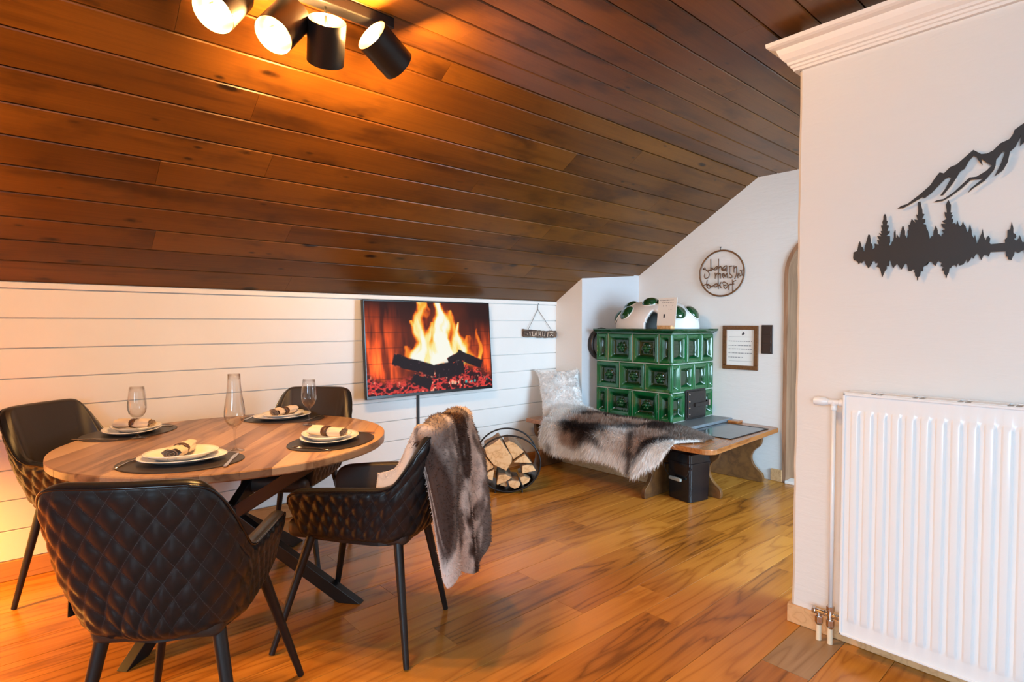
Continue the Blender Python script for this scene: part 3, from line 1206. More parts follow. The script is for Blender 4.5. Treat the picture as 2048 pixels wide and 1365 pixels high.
def plate_mesh(name, r1, r2, h, seed):
    x, y = organic(r1, r2, seed)
    n = len(x)
    lv = [(0.0, 0.0), (0.55, 0.0), (0.62, 0.001), (0.85, h * 0.62), (0.985, h * 0.97), (1.0, h), (0.985, h + 0.003), (0.86, h * 0.62 + 0.005), (0.66, 0.007), (0.5, 0.006), (0.0, 0.006)]
    vv, ff = [], []
    for s, z in lv:
        for k in range(n):
            vv.append((x[k] * max(s, 1e-3), y[k] * max(s, 1e-3), z))
    for i in range(len(lv) - 1):
        for k in range(n):
            ff.append((i * n + k, i * n + (k + 1) % n, (i + 1) * n + (k + 1) % n, (i + 1) * n + k))
    me = mesh(name, vv, ff)
    return me


def placemat_mesh():
    a = np.linspace(0, 2 * math.pi, 64, endpoint=False)
    x = 0.232 * np.sign(np.cos(a)) * np.abs(np.cos(a)) ** 0.92 * (1 + 0.05 * np.sin(a))
    y = 0.178 * np.sin(a)
    mb = MB()
    n = 64
    lv = [(0.99, 0.0), (1.0, 0.0008), (1.0, 0.0030), (0.99, 0.0038), (0.975, 0.0038), (0.970, 0.0032), (0.965, 0.0038)]
    vv = [(x[k] * s, y[k] * s, z) for s, z in lv for k in range(n)]
    ff = [(i * n + k, i * n + (k + 1) % n, (i + 1) * n + (k + 1) % n, (i + 1) * n + k) for i in range(len(lv) - 1) for k in range(n)]
    ff += [tuple(range(n - 1, -1, -1)), tuple((len(lv) - 1) * n + k for k in range(n))]
    return mesh('placemat', vv, ff)


def napkin_mesh():
    mb = MB()
    ny, na = 40, 26
    vv, ff, mi = [], [], []
    for i in range(ny):
        u = i / (ny - 1)
        y = -0.090 + 0.18 * u
        pinch = 1 - 0.26 * math.exp(-((u - 0.52) / 0.10) ** 2)
        for k in range(na):
            a = 2 * math.pi * k / na
            rr = (0.027 + 0.0035 * math.sin(3 * a + 5 * u) + 0.002 * math.sin(7 * a - 3 * u)) * pinch * (0.94 + 0.14 * abs(u - 0.5))
            vv.append((1.18 * rr * math.cos(a) + 0.006 * math.sin(3 * u), y + 0.004 * math.sin(2 * a), 0.82 * rr * math.sin(a)))
    for i in range(ny - 1):
        for k in range(na):
            ff.append((i * na + k, i * na + (k + 1) % na, (i + 1) * na + (k + 1) % na, (i + 1) * na + k))
    me = mesh('napkin', vv, ff)
    return me


def napkin_spiral():
    out_ = []
    for y in (-0.091, 0.091):
        mb = MB()
        pts = []
        for i in range(60):
            t_ = i / 59
            a = t_ * 5.2 * math.pi + 0.6
            r_ = 0.003 + 0.022 * t_
            pts.append((1.15 * r_ * math.cos(a), y, 0.78 * r_ * math.sin(a)))
        out_.append(mb.tube(pts, 0.0011, 6))
    return out_


def fork_mb():
    mb = MB()
    for i in range(4):
        x = -0.009 + 0.006 * i
        mb.tube([(x, 0.055, 0.003), (x, 0.085, 0.006), (x * 0.95, 0.10, 0.0075)], [0.0016, 0.0014, 0.0009], 6)
    vv = []
    pr_ = [(-0.095, 0.0065, 0.003), (-0.06, 0.006, 0.0045), (-0.01, 0.0035, 0.008), (0.02, 0.004, 0.007), (0.035, 0.0095, 0.0045), (0.048, 0.0115, 0.003), (0.058, 0.0112, 0.003)]
    for y, w, z in pr_:
        vv += [(-w, y, z), (w, y, z), (w, y, z + 0.002), (-w, y, z + 0.002)]
    ff = [(i * 4 + k, i * 4 + (k + 1) % 4, (i + 1) * 4 + (k + 1) % 4, (i + 1) * 4 + k) for i in range(len(pr_) - 1) for k in range(4)]
    ff += [(3, 2, 1, 0), tuple((len(pr_) - 1) * 4 + k for k in range(4))]
    mb.add(vv, ff)
    return mb


def knife_mb():
    mb = MB()
    vv = []
    pr_ = [(-0.115, -0.006, 0.006), (-0.10, -0.0075, 0.0075), (-0.02, -0.006, 0.006), (0.0, -0.005, 0.005), (0.02, -0.008, 0.008), (0.08, -0.0085, 0.008), (0.105, -0.004, 0.008), (0.115, 0.003, 0.007)]
    for y, x0, x1 in pr_:
        vv += [(x0, y, 0.0), (x1, y, 0.0), (x1, y, 0.0035), (x0, y, 0.0035)]
    ff = [(i * 4 + k, i * 4 + (k + 1) % 4, (i + 1) * 4 + (k + 1) % 4, (i + 1) * 4 + k) for i in range(len(pr_) - 1) for k in range(4)]
    ff += [(3, 2, 1, 0), tuple((len(pr_) - 1) * 4 + k for k in range(4))]
    return mb.add(vv, ff)


me_mat = placemat_mesh()
me_pl = [plate_mesh('dinner_plate', 0.160, 0.132, 0.020, 0.7), plate_mesh('dinner_plate', 0.158, 0.134, 0.020, 2.1)]
me_sp = [plate_mesh('salad_plate', 0.132, 0.112, 0.026, 1.9), plate_mesh('salad_plate', 0.134, 0.110, 0.026, 0.3)]
for m_ in me_pl + me_sp + [me_mat]:
    bm = bmesh.new()
    bm.from_mesh(m_)
    bmesh.ops.recalc_face_normals(bm, faces=bm.faces)
    bm.to_mesh(m_)
    bm.free()
me_nap = napkin_mesh()
settings = [
    ('A', (0.520, 2.552), 55.0, 'in front of the chair with the fabric tag', 4, 0.0),
    ('B', (1.146, 2.537), 126.4, 'in front of the chair with the fur throw', -8, 0.0),
    ('C', (0.470, 3.415), -52.0, 'in front of the chair in orange lamp light', 8, 0.0),
    ('D', (1.215, 3.345), 226.0, 'in front of the chair by the television', -10, 0.0),
]
Z3 = TZ + 0.0002
first = {}
for si, (key, (mx, my), hd, where, na_, _) in enumerate(settings):
    rz = R(hd - 90)
    Mx = Matrix.Translation((mx, my, 0)) @ Matrix.Rotation(rz, 4, 'Z')

    def put(o, lx, ly, z, extra=0.0):
        p = Mx @ Vector((lx, ly, z))
        o.location = p
        o.rotation_euler = (0, 0, rz + extra)
        return o
    o = link('placemat', me_mat, M['mat_leather'])
    put(tag(o, 'dark oval leather placemat ' + where, 'placemat', 'placemats on the round table'), 0, 0, Z3)
    o = link('dinner_plate', me_pl[si % 2], M['porcelain'], smooth=True)
    put(tag(o, 'larger white lower plate of the pair ' + where, 'plate', 'dinner plates on the round table'), 0.0, 0.015, Z3 + 0.0038, 0.3 * si)
    o = link('salad_plate', me_sp[si % 2], M['porcelain'], smooth=True)
    put(tag(o, 'smaller white upper plate of the pair ' + where, 'plate', 'upper plates on the round table'), -0.008, 0.028, Z3 + 0.0115, 0.5 + 0.3 * si)
    nr = empty('napkin', (0, 0, 0), 0, 'rolled beige linen napkin ' + where, 'napkin', 'rolled napkins on the plates')
    link('linen_roll', me_nap, M['napkin'], nr, smooth=True)
    for sp_ in napkin_spiral():
        sp_.build('folded_edge', M['napkin_edge'], nr)
    put(nr, -0.01, 0.02, Z3 + 0.0470, R(na_))
    ring = MB()
    prof_ = [(0.0262, -0.013), (0.0285, -0.0135), (0.0295, 0.0), (0.0285, 0.0135), (0.0262, 0.013), (0.0262, -0.013)]
    ring.lathe(prof_, 28, Matrix.Rotation(R(90), 4, 'X') @ Matrix.Diagonal((1.1, 0.82, 1, 1)))
    rg = ring.build('napkin_ring', M['ring_leather'], smooth=True)
    put(tag(rg, 'brown leather ring around the napkin ' + where, 'napkin ring', 'leather napkin rings'), -0.01, 0.024, Z3 + 0.0475, R(na_))
    fk = fork_mb().build('fork', M['steel'], smooth=True)
    put(tag(fk, 'steel fork on the placemat ' + where, 'fork', 'forks on the placemats'), -0.185, -0.005, Z3 + 0.0008, R(-6))
    kn = knife_mb().build('knife', M['steel'], bevel=0.001)
    put(tag(kn, 'steel knife on the placemat ' + where, 'knife', 'knives on the placemats'), 0.192, 0.0, Z3 + 0.0039, R(8))


def glass_obj(name, prof_out, loc, label):
    # outer profile from foot to rim, then back down inside the bowl
    inner = [(max(r_ - 0.0013, 0.0), z_) for r_, z_ in prof_out if z_ > BOWL0 + 0.004][::-1]
    pts = [(0.0, 0.0)] + prof_out + inner + [(0.0, BOWL0 + 0.004)]
    o = MB().lathe(pts, 40).build(name, M['glass'], loc=loc, smooth=True)
    return tag(o, label, 'glass', 'glasses on the round table')


BOWL0 = 0.095
wine = [(0.034, 0.0), (0.034, 0.002), (0.020, 0.005), (0.007, 0.010), (0.0042, 0.020), (0.0040, 0.075), (0.0055, 0.088), (0.012, 0.096), (0.024, 0.106), (0.035, 0.122), (0.040, 0.142), (0.0405, 0.160), (0.038, 0.190), (0.034, 0.222), (0.031, 0.248)]
glass_obj('wine_glass', wine, (0.477, 3.228, TZ + 0.0005), 'stemmed wine glass beside the plates in orange lamp light')
glass_obj('wine_glass', wine, (1.236, 3.030, TZ + 0.0005), 'stemmed wine glass standing between the two settings nearest the television')
BOWL0 = 0.100
tulip = [(0.038, 0.0), (0.038, 0.002), (0.022, 0.005), (0.008, 0.011), (0.0045, 0.022), (0.0042, 0.080), (0.0055, 0.094), (0.012, 0.103), (0.026, 0.115), (0.037, 0.132), (0.042, 0.155), (0.0415, 0.175), (0.038, 0.205), (0.033, 0.235), (0.029, 0.265), (0.0262, 0.300), (0.0250, 0.334)]
glass_obj('tulip_glass', tulip, (0.74, 2.616, TZ + 0.0005), 'tall slender tulip-shaped glass in the middle of the round table')

# ================================================================== SPOTLIGHT BAR ON THE CEILING
spot = empty('spotlight_bar', (0.78, 2.075, ZC), 0, 'black ceiling bar with four gold-lined cylinder spotlights', 'ceiling lamp')
MB().box((-0.42, -0.032, -0.045), (0.42, 0.032, -0.001)).build('mounting_bar', M['black_metal'], spot, bevel=0.004)
rtv = Vector((0.744, -0.668, 0))
fwv = Vector((0.668, 0.744, 0))
zv = Vector((0, 0, 1))
lamps = [((0.575, 2.085, 2.375), (-0.16, -0.76, 0.58)), ((0.770, 2.080, 2.365), (-0.22, -0.74, 0.58)), ((0.925, 2.07, 2.355), (-0.25, -0.66, -0.62)), ((1.135, 2.005, 2.365), (0.52, -0.42, -0.74))]
for pos, (a, b, c) in lamps:
    d = (rtv * a + zv * b - fwv * c).normalized()
    p = Vector(pos) - Vector(spot.location)
    q = d.to_track_quat('Z', 'Y').to_matrix().to_4x4()
    mt = Matrix.Translation(p) @ q
    r_, hl = 0.068, 0.076
    sh = MB().lathe([(r_, -hl), (r_, hl), (r_ - 0.0018, hl), (r_ - 0.0018, hl - 0.001)], 48, mt).lathe([(r_, -hl), (r_ - 0.0018, -hl)], 48, mt).build('lamp_shade', M['black_metal'], spot, smooth=True, auto=R(40))
    MB().lathe([(r_ - 0.0020, -hl + 0.0005), (r_ - 0.0020, hl - 0.0005)], 48, mt).build('gold_lining', M['gold'], sh, smooth=True)
    br = MB().tube([mt @ Vector((-0.066, 0, -0.02)), mt @ Vector((0.066, 0, -0.02))], 0.003, 8)
    br.tube([mt @ Vector((0, 0, -0.055)), mt @ Vector((0, 0, -0.02))], [0.014, 0.014], 16)
    br.build('lamp_holder', M['gold'], sh)
    MB().tube([(p.x, 0.0, -0.044), (p.x, p.y * 0.5, -0.075), tuple(mt @ Vector((0, 0, -0.02)))], 0.005, 10).build('stem', M['black_metal'], spot, smooth=True)
    bp = [(0.001, -0.02), (0.010, -0.018), (0.013, -0.005), (0.020, 0.012), (0.022, 0.024), (0.018, 0.036), (0.008, 0.044), (0.001, 0.046)]
    MB().lathe(bp, 20, mt).build('bulb', M['bulb'], sh, smooth=True)
    lp = mt @ Vector((0, 0, 0.062))
    point_light('spot_glow', lp, SPOT_W, WARM, 0.02, spot)
    lp = mt @ Vector((0, 0, -0.062))
    point_light('spot_glow', lp, SPOT_W * 0.45, WARM, 0.02, spot)

# floor lamp beside the plank wall, just out of view
fl = empty('floor_lamp', (-0.72, 3.30, 0), 0, 'low black floor lamp with a pale fabric drum shade by the plank wall', 'lamp')
MB().lathe([(0.0, 0.0005), (0.13, 0.0005), (0.13, 0.018), (0.012, 0.028), (0.0, 0.028)], 40).build('base', M['black_metal'], fl, smooth=True, auto=R(40))
MB().tube([(0, 0, 0.02), (0, 0, 0.82)], 0.010, 12).build('pole', M['black_metal'], fl, smooth=True)
MB().lathe([(0.15, 0.72), (0.12, 0.96), (0.118, 0.96), (0.148, 0.72), (0.15, 0.72)], 40).build('lamp_shade', M['shade_cloth'], fl, smooth=True)
MB().lathe([(0.001, 0.81), (0.02, 0.82), (0.03, 0.85), (0.02, 0.88), (0.001, 0.89)], 20).build('bulb', M['bulb'], fl, smooth=True)
point_light('lamp_glow', (0, 0, 0.78), LAMP_W, (1.0, 0.43, 0.075), 0.05, fl)

# ================================================================== TELEVISION
tv = empty('television', (2.515, 3.80, 1.115), 0, 'flat television on the plank wall showing a log fire', 'television')
tilt = R(-4.0)
tvm = Matrix.Translation((0, -0.062, 0)) @ Matrix.Rotation(tilt, 4, 'X')
TW, TH_ = 1.172, 0.725
MB().box((-TW / 2, -0.012, -TH_ / 2), (TW / 2, 0.022, TH_ / 2), M=tvm).build('housing', M['rubber'], tv, bevel=0.003)
nx, nz = 288, 176
U, Vv = np.meshgrid(np.linspace(0, 1, nx), np.linspace(0, 1, nz), indexing='xy')


def fire_picture(u, v):
    asp = TW / TH_
    x = u * asp
    warp = fbm(x * 5, v * 3.2, 4) - 0.47
    # hearth background: brick glow left and right
    glow = np.exp(-((u - 0.06) / 0.16) ** 2) * sstep(1.05, 0.25, v) + 0.75 * np.exp(-((u - 0.93) / 0.12) ** 2) * sstep(0.85, 0.2, v)
    streak = fbm(u * 34, v * 3 + 5, 3)
    glow = 1.5 * glow * (0.12 + 2.0 * np.clip(streak - 0.25, 0, 1)) * (0.6 + 0.8 * fbm(u * 7, v * 6 + 2, 3))
    brick = 1 - 0.45 * (np.abs(((v * 6.0) % 1) - 0.5) > 0.46)
    col = np.zeros(u.shape + (3,))
    col += np.array([0.025, 0.006, 0.004])
    col += (glow * brick)[..., None] * np.array([1.5, 0.16, 0.02])
    # flames
    fl = np.zeros_like(u)
    st = fbm(x * 16 + 4 * warp, v * 3.0 - 2.0, 4)
    for cu, top, w, hot in ((0.405, 1.02, 0.075, 1.0), (0.37, 0.80, 0.06, 0.8), (0.47, 0.78, 0.09, 0.85), (0.565, 1.35, 0.085, 1.25), (0.60, 1.05, 0.09, 1.0), (0.68, 0.92, 0.07, 0.75), (0.735, 0.78, 0.075, 0.9), (0.80, 0.62, 0.07, 0.7), (0.31, 0.52, 0.06, 0.7), (0.52, 0.62, 0.20, 0.9), (0.90, 0.70, 0.035, 0.5)):
        uu = u + 0.20 * warp * (v + 0.1) + 0.022 * np.sin(v * 15 + cu * 40)
        hgt = np.clip((v - 0.24) / (top - 0.24), 0, 1)
        ww = w * (1.05 - hgt) ** 0.6 + 1e-3
        body = np.exp(-np.abs((uu - cu) / ww) ** 2.4) * (v < top) * sstep(0.20, 0.34, v) * (1 - 0.45 * hgt)
        fl = np.maximum(fl, hot * body * (0.45 + 1.25 * st))
    fl = np.clip(fl * 1.15, 0, 1.3)
    halo = np.exp(-((u - 0.56) / 0.22) ** 2 - ((v - 0.55) / 0.36) ** 2) * np.clip(fbm(u * 9, v * 4, 3) - 0.2, 0, 1) * 1.6
    col += halo[..., None] * np.array([0.45, 0.06, 0.005])
    ramp_p = [0, 0.16, 0.36, 0.56, 0.76, 1.0]
    ramp_c = np.array([[0, 0, 0], [0.32, 0.025, 0.0], [0.95, 0.17, 0.008], [1.0, 0.50, 0.04], [1.0, 0.86, 0.33], [1.0, 0.99, 0.86]])
    fc = np.stack([np.interp(fl, ramp_p, ramp_c[:, k]) for k in range(3)], -1)
    a = sstep(0.04, 0.28, fl)[..., None]
    col = col * (1 - a) + np.maximum(col, fc) * a
    # ember bed
    bed = sstep(0.30, 0.15, v + 0.08 * np.sin(u * 7) - 0.06 * (fbm(u * 6, v * 6, 2) - 0.5))
    em = fbm(u * 26 + 3, v * 20, 4)
    crack = np.clip(np.abs(em - 0.47) * 9, 0, 1)
    emc = np.array([0.55, 0.035, 0.025])[None, None] * (1 - crack[..., None]) * 1.6 + np.array([0.035, 0.008, 0.010])
    hot = sstep(0.60, 0.75, fbm(u * 40, v * 30 + 7, 2) + 0.15 * np.exp(-((u - 0.55) / 0.3) ** 2))
    emc = emc + hot[..., None] * np.array([0.9, 0.35, 0.22])
    col = col * (1 - bed[..., None]) + emc * bed[..., None]
    # charred logs: (u0,v0)-(u1,v1), half thickness
    for (u0, v0, u1, v1, hw_) in ((0.19, 0.375, 0.50, 0.225, 0.070), (0.33, 0.16, 0.47, 0.07, 0.062), (0.51, 0.215, 0.75, 0.25, 0.088), (0.70, 0.40, 0.91, 0.27, 0.058), (0.62, 0.32, 0.74, 0.40, 0.045)):
        ax, ay = u0 * asp, v0
        bx_, by_ = u1 * asp, v1
        dx, dy = bx_ - ax, by_ - ay
        L_ = math.hypot(dx, dy)
        tt_ = ((x - ax) * dx + (v - ay) * dy) / L_ ** 2
        dd = np.abs(-(x - ax) * dy + (v - ay) * dx) / L_ + 0.02 * (fbm(u * 18, v * 18, 2) - 0.45)
        inside = sstep(hw_, hw_ * 0.86, dd) * sstep(-0.03, 0.0, tt_) * sstep(1.03, 1.0, tt_)
        ch_ = 0.012 + 0.03 * (fbm(u * 50, v * 22, 2) > 0.62)
        lc = np.stack([ch_ * 1.6, ch_ * 0.8, ch_ * 1.0], -1)
        rimg = sstep(hw_ * 0.70, hw_, dd)[..., None] * np.array([0.75, 0.10, 0.03]) * (fbm(u * 30, v * 12, 2)[..., None] > 0.5)
        col = col * (1 - inside[..., None]) + (lc + rimg) * inside[..., None]
    # player icons in the lower right corner
    for cu, cv, r_ in ((0.765, 0.075, 0.014), (0.815, 0.072, 0.011), (0.845, 0.075, 0.011), (0.955, 0.085, 0.010)):
        d = np.maximum(np.abs(u - cu) * asp, np.abs(v - cv))
        col[d < r_] = (0.06, 0.42, 0.40)
    for cu in np.linspace(0.62, 0.70, 4):
        col[(np.abs(u - cu) * asp < 0.010) & (np.abs(v - 0.075) < 0.016)] = (0.80, 0.50, 0.32)
    return np.clip(col, 0, 1.2)


pic = fire_picture(U, Vv)
SW, SH = TW - 0.020, TH_ - 0.034
vv = [tvm @ Vector(((u - 0.5) * SW, -0.0125, (v - 0.5) * SH + 0.006)) for u, v in zip(U.ravel(), Vv.ravel())]
ff = [(j * nx + i, j * nx + i + 1, (j + 1) * nx + i + 1, (j + 1) * nx + i) for j in range(nz - 1) for i in range(nx - 1)]
me = mesh('screen', vv, ff)
set_vcol(me, pic.reshape(-1, 3))
link('screen', me, M['screen'], tv)
MB().box((-0.2, -0.055, -0.15), (0.2, 0.019, 0.15)).build('wall_bracket', M['black_metal'], tv)
MB().box((2.419, Y1 - 0.014, 0.102), (2.437, Y1 - 0.0002, 0.80)).build('cable_duct', M['art_black'])
tag(bpy.data.objects['cable_duct'], 'narrow black cable duct running down the plank wall under the television', 'cable duct')

# ================================================================== HANGING BARK SIGN
sg = empty('hanging_bark_sign', (3.76, 3.80, 1.19), 0, 'curved strip of bark with pale lettering hanging from a string on the plank wall', 'sign')
mb = MB()
xs = np.linspace(-0.215, 0.215, 32)
vv, ff = [], []
for x in xs:
    zc = 0.012 - 0.03 * x / 0.215 * 0.35 + 0.22 * (x * x) * 0.7
    e = 0.006 * (vnoise(x * 40, 2.0) - 0.5)
    h = 0.034 + 0.004 * (vnoise(x * 25, 5.0) - 0.5)
    for (dy, dz) in ((0.008, -h), (-0.006, -h * 0.96), (-0.014, -h * 0.4), (-0.016, h * 0.3), (-0.008, h), (0.008, h)):
        vv.append((x, dy + e * 0.5, zc + dz + e))
n = 6
ff = [(i * n + k, i * n + (k + 1) % n, (i + 1) * n + (k + 1) % n, (i + 1) * n + k) for i in range(31) for k in range(n)]
ff += [tuple(range(n)), tuple(31 * n + k for k in range(n))]
M['bark'] = wood('sign_bark', (0.02, 0.012, 0.010), (0.075, 0.045, 0.034), (0.26, 0.19, 0.13), 0.8, 6.0, 26.0, 5.0, knots=0.3, var=0.1, bump=0.8)
mb.add(vv, ff).build('bark_strip', M['bark'], sg)
L_ = [[(-0.115, 0.02), (-0.115, -0.02), (-0.095, -0.02)], [(-0.085, -0.02), (-0.07, 0.02), (-0.052, -0.02)], [(-0.03, -0.02), (-0.03, 0.018), (-0.005, 0.018), (-0.005, -0.02)], [(-0.03, 0.0), (-0.005, 0.0)],
      [(0.02, 0.02), (0.02, -0.015), (0.045, -0.015), (0.05, 0.02)], [(0.085, -0.02), (0.09, 0.02)], [(0.115, 0.018), (0.16, 0.016)], [(0.118, -0.012), (0.14, 0.0), (0.16, -0.014)], [(-0.18, -0.012), (-0.178, -0.009)], [(-0.15, 0.01), (-0.14, -0.018)]]
for s in L_:
    MB().tube([(x, -0.0185, z + 0.012 - 0.0049 * x / 0.1 + 0.15 * x * x) for x, z in s], 0.0034, 6).build('letter', M['napkin'], sg)
MB().tube([(-0.165, -0.006, 0.045), (-0.015, 0.012, 0.245), (-0.012, 0.014, 0.295)], 0.0022, 6).tube([(0.165, -0.006, 0.035), (-0.015, 0.012, 0.245)], 0.0022, 6).build('string', M['string'], sg)
MB().tube([(-0.012, 0.0195, 0.293), (-0.012, 0.002, 0.297)], 0.003, 8).build('nail', M['dark_iron'], sg)

# ================================================================== TILED STOVE
SX, SY = 4.08, 2.588
stove = empty('tiled_stove', (4.4, 3.0, 0), 0, 'green glazed tiled stove with rosette tiles and an iron door', 'stove')
sl = Vector(stove.location)


def L3(p):
    return tuple(Vector(p) - sl)


MB().box(L3((SX + 0.040, SY + 0.040, 0.42)), L3((X1 - 0.0005, 3.385, 1.224))).build('core', M['grout'], stove)
for z_ in (0.722, 0.963, 0.4785, 1.2165):
    MB().box(L3((SX + 0.009, SY + 0.009, z_ - 0.003)), L3((X1 - 0.001, 3.384, z_ + 0.003))).build('grout_line', M['grout'], stove)
MB().box(L3((3.92, 2.60, 0.001)), L3((X1 - 0.0005, 3.39, 0.412))).build('plinth', M['plaster'], stove)
MB().box(L3((3.902, 2.50, 0.001)), L3((3.92, 3.64, 0.098))).build('plinth_board', M['trim_wood'], stove, bevel=0.003)
_tc = {}


def tile_mesh(w, h, kind):
    key = (round(w, 3), round(h, 3), kind)
    if key in _tc:
        return _tc[key]
    n = 30
    vv, ff = [], []
    g = 0.003
    us = np.linspace(0, 1, n)
    for j in range(n):
        for i in range(n):
            # denser sampling near the frame
            u = us[i]
            v = us[j]
            x, y = g + u * (w - 2 * g), g + v * (h - 2 * g)
            dx = min(x - g, w - g - x)
            dy = min(y - g, h - g - y)
            d = min(dx, dy)
            z = 0.010 * float(sstep(-0.001, 0.006, d))
            z -= 0.006 * float(sstep(0.014, 0.020, d)) - 0.004 * float(sstep(0.022, 0.027, d))
            z -= 0.034 * float(sstep(0.026, 0.066, d)) ** 0.8
            if kind == 'rosette':
                cx_, cy_ = x - w / 2, y - h / 2
                r_ = math.hypot(cx_, cy_)
                th_ = math.atan2(cy_, cx_)
                pet = 0.034 + 0.014 * abs(math.cos(3 * th_))
                z += 0.028 * float(sstep(pet, pet * 0.62, r_)) * (0.75 + 0.25 * math.cos(6 * th_)) - 0.010 * math.exp(-((r_ - 0.018) / 0.005) ** 2)
                z += 0.008 * math.exp(-(r_ / 0.009) ** 2)
            else:
                z += 0.012 * float(sstep(0.3, 0.0, abs(v - 0.5))) * float(sstep(0.03, 0.06, d)) * 0.3
            vv.append((x, y, z))
    ff = [(j * n + i, j * n + i + 1, (j + 1) * n + i + 1, (j + 1) * n + i) for j in range(n - 1) for i in range(n - 1)]
    # back skirt
    b0 = len(vv)
    ringi = [i for i in range(n)] + [j * n + n - 1 for j in range(1, n)] + [(n - 1) * n + i for i in range(n - 2, -1, -1)] + [j * n for j in range(n - 2, 0, -1)]
    for q in ringi:
        vv.append((vv[q][0], vv[q][1], -0.02))
    m_ = len(ringi)
    ff += [(ringi[(i + 1) % m_], ringi[i], b0 + i, b0 + (i + 1) % m_) for i in range(m_)]
    me = mesh('tile', vv, ff)
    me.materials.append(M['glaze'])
    me.polygons.foreach_set('use_smooth', [True] * len(me.polygons))
    sharp_by_angle(me, R(60))
    _tc[key] = me
    return me


ROWS = [(0.963, 1.217), (0.722, 0.963), (0.478, 0.722)]
front = [[3.385, 3.253, 2.986, 2.717, 2.588], [3.385, 3.123, 2.853, 2.588], [3.385, 3.253, 2.986, 2.717, 2.588]]
side = [[4.08, 4.312, 4.545, 4.749], [4.08, 4.192, 4.424, 4.655, 4.749], [4.08, 4.290, 4.60, 4.749]]
for ri_, (z0, z1) in enumerate(ROWS):
    js = front[ri_]
    for a in js[1:-1]:
        MB().box(L3((SX + 0.009, a - 0.003, z0)), L3((SX + 0.045, a + 0.003, z1))).build('grout_line', M['grout'], stove)
    for a in side[ri_][1:-1]:
        MB().box(L3((a - 0.003, SY + 0.009, z0)), L3((a + 0.003, SY + 0.045, z1))).build('grout_line', M['grout'], stove)
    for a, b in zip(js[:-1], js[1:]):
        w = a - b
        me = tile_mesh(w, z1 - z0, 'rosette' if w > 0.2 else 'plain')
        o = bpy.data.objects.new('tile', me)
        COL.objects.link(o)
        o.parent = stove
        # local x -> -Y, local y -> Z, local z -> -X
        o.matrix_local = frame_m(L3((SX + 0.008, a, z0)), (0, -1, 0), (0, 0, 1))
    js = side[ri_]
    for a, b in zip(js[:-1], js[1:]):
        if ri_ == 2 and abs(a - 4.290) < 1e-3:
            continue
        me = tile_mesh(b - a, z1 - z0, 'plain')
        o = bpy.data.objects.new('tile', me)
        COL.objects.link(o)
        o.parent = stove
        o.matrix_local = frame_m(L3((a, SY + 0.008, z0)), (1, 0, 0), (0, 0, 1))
# moulded cornice pieces
cprof = [(0.0, 1.218), (0.006, 1.218), (0.010, 1.224), (0.020, 1.228), (0.034, 1.236), (0.044, 1.243), (0.046, 1.256), (0.0, 1.256)]
cuts = [3.385, 3.20, 2.97, 2.74]
for a, b in zip(cuts, cuts[1:] + [None]):
    vv = []
    for d, z in cprof:
        ye = b + 0.0015 if b is not None else SY - d
        vv += [L3((SX - d, a - 0.0015, z)), L3((SX - d, ye, z))]
    n = len(cprof)
    for d, z in cprof:
        pass
    ff = [(i * 2, i * 2 + 1, ((i + 1) % n) * 2 + 1, ((i + 1) % n) * 2) for i in range(n)] + [tuple(i * 2 for i in range(n)), tuple(i * 2 + 1 for i in range(n - 1, -1, -1))]
    MB().add(vv, ff).build('cornice_piece', M['cornice'], stove)
cuts = [SX, 4.22, 4.40, 4.58, 4.749]
for i_, (a, b) in enumerate(zip(cuts[:-1], cuts[1:])):
    vv = []
    for d, z in cprof:
        xs_ = a + 0.0015 if i_ else SX - d
        vv += [L3((xs_, SY - d, z)), L3((b - 0.0015, SY - d, z))]
    n = len(cprof)
    ff = [(i * 2, i * 2 + 1, ((i + 1) % n) * 2 + 1, ((i + 1) % n) * 2) for i in range(n)] + [tuple(i * 2 for i in range(n)), tuple(i * 2 + 1 for i in range(n - 1, -1, -1))]
    MB().add(vv, ff).build('cornice_piece', M['cornice'], stove)
MB().box(L3((SX, SY, 1.225)), L3((X1 - 0.001, 3.385, 1.255))).build('top_slab', M['cornice'], stove)
# iron stove door with hinges and latch
dr = MB().box(L3((4.305, SY - 0.022, 0.500)), L3((4.590, SY + 0.010, 0.722))).build('door', M['dark_iron'], stove, bevel=0.005)
MB().box(L3((4.290, SY - 0.008, 0.482)), L3((4.605, SY + 0.012, 0.738))).build('door_frame', M['dark_iron'], stove, bevel=0.003)
MB().box(L3((4.40, SY - 0.034, 0.588)), L3((4.62, SY - 0.022, 0.620))).build('latch', M['dark_iron'], dr, bevel=0.003)
MB().box(L3((4.60, SY - 0.045, 0.585)), L3((4.625, SY - 0.010, 0.635))).build('latch_keeper', M['chrome'], dr, bevel=0.003)
for z in (0.53, 0.585, 0.64, 0.70):
    MB().lathe([(0.0, 0.006), (0.006, 0.005), (0.008, 0.0), (0.0, 0.0)], 12, Matrix.Translation(L3((4.322, SY - 0.022, z))) @ Matrix.Rotation(R(90), 4, 'X')).build('rivet', M['chrome'], dr)
MB().box(L3((SX - 0.02, 2.40, 0.4505)), L3((X1 - 0.001, SY + 0.02, 0.478))).build('hearth_slab', M['slate'], stove, bevel=0.004)

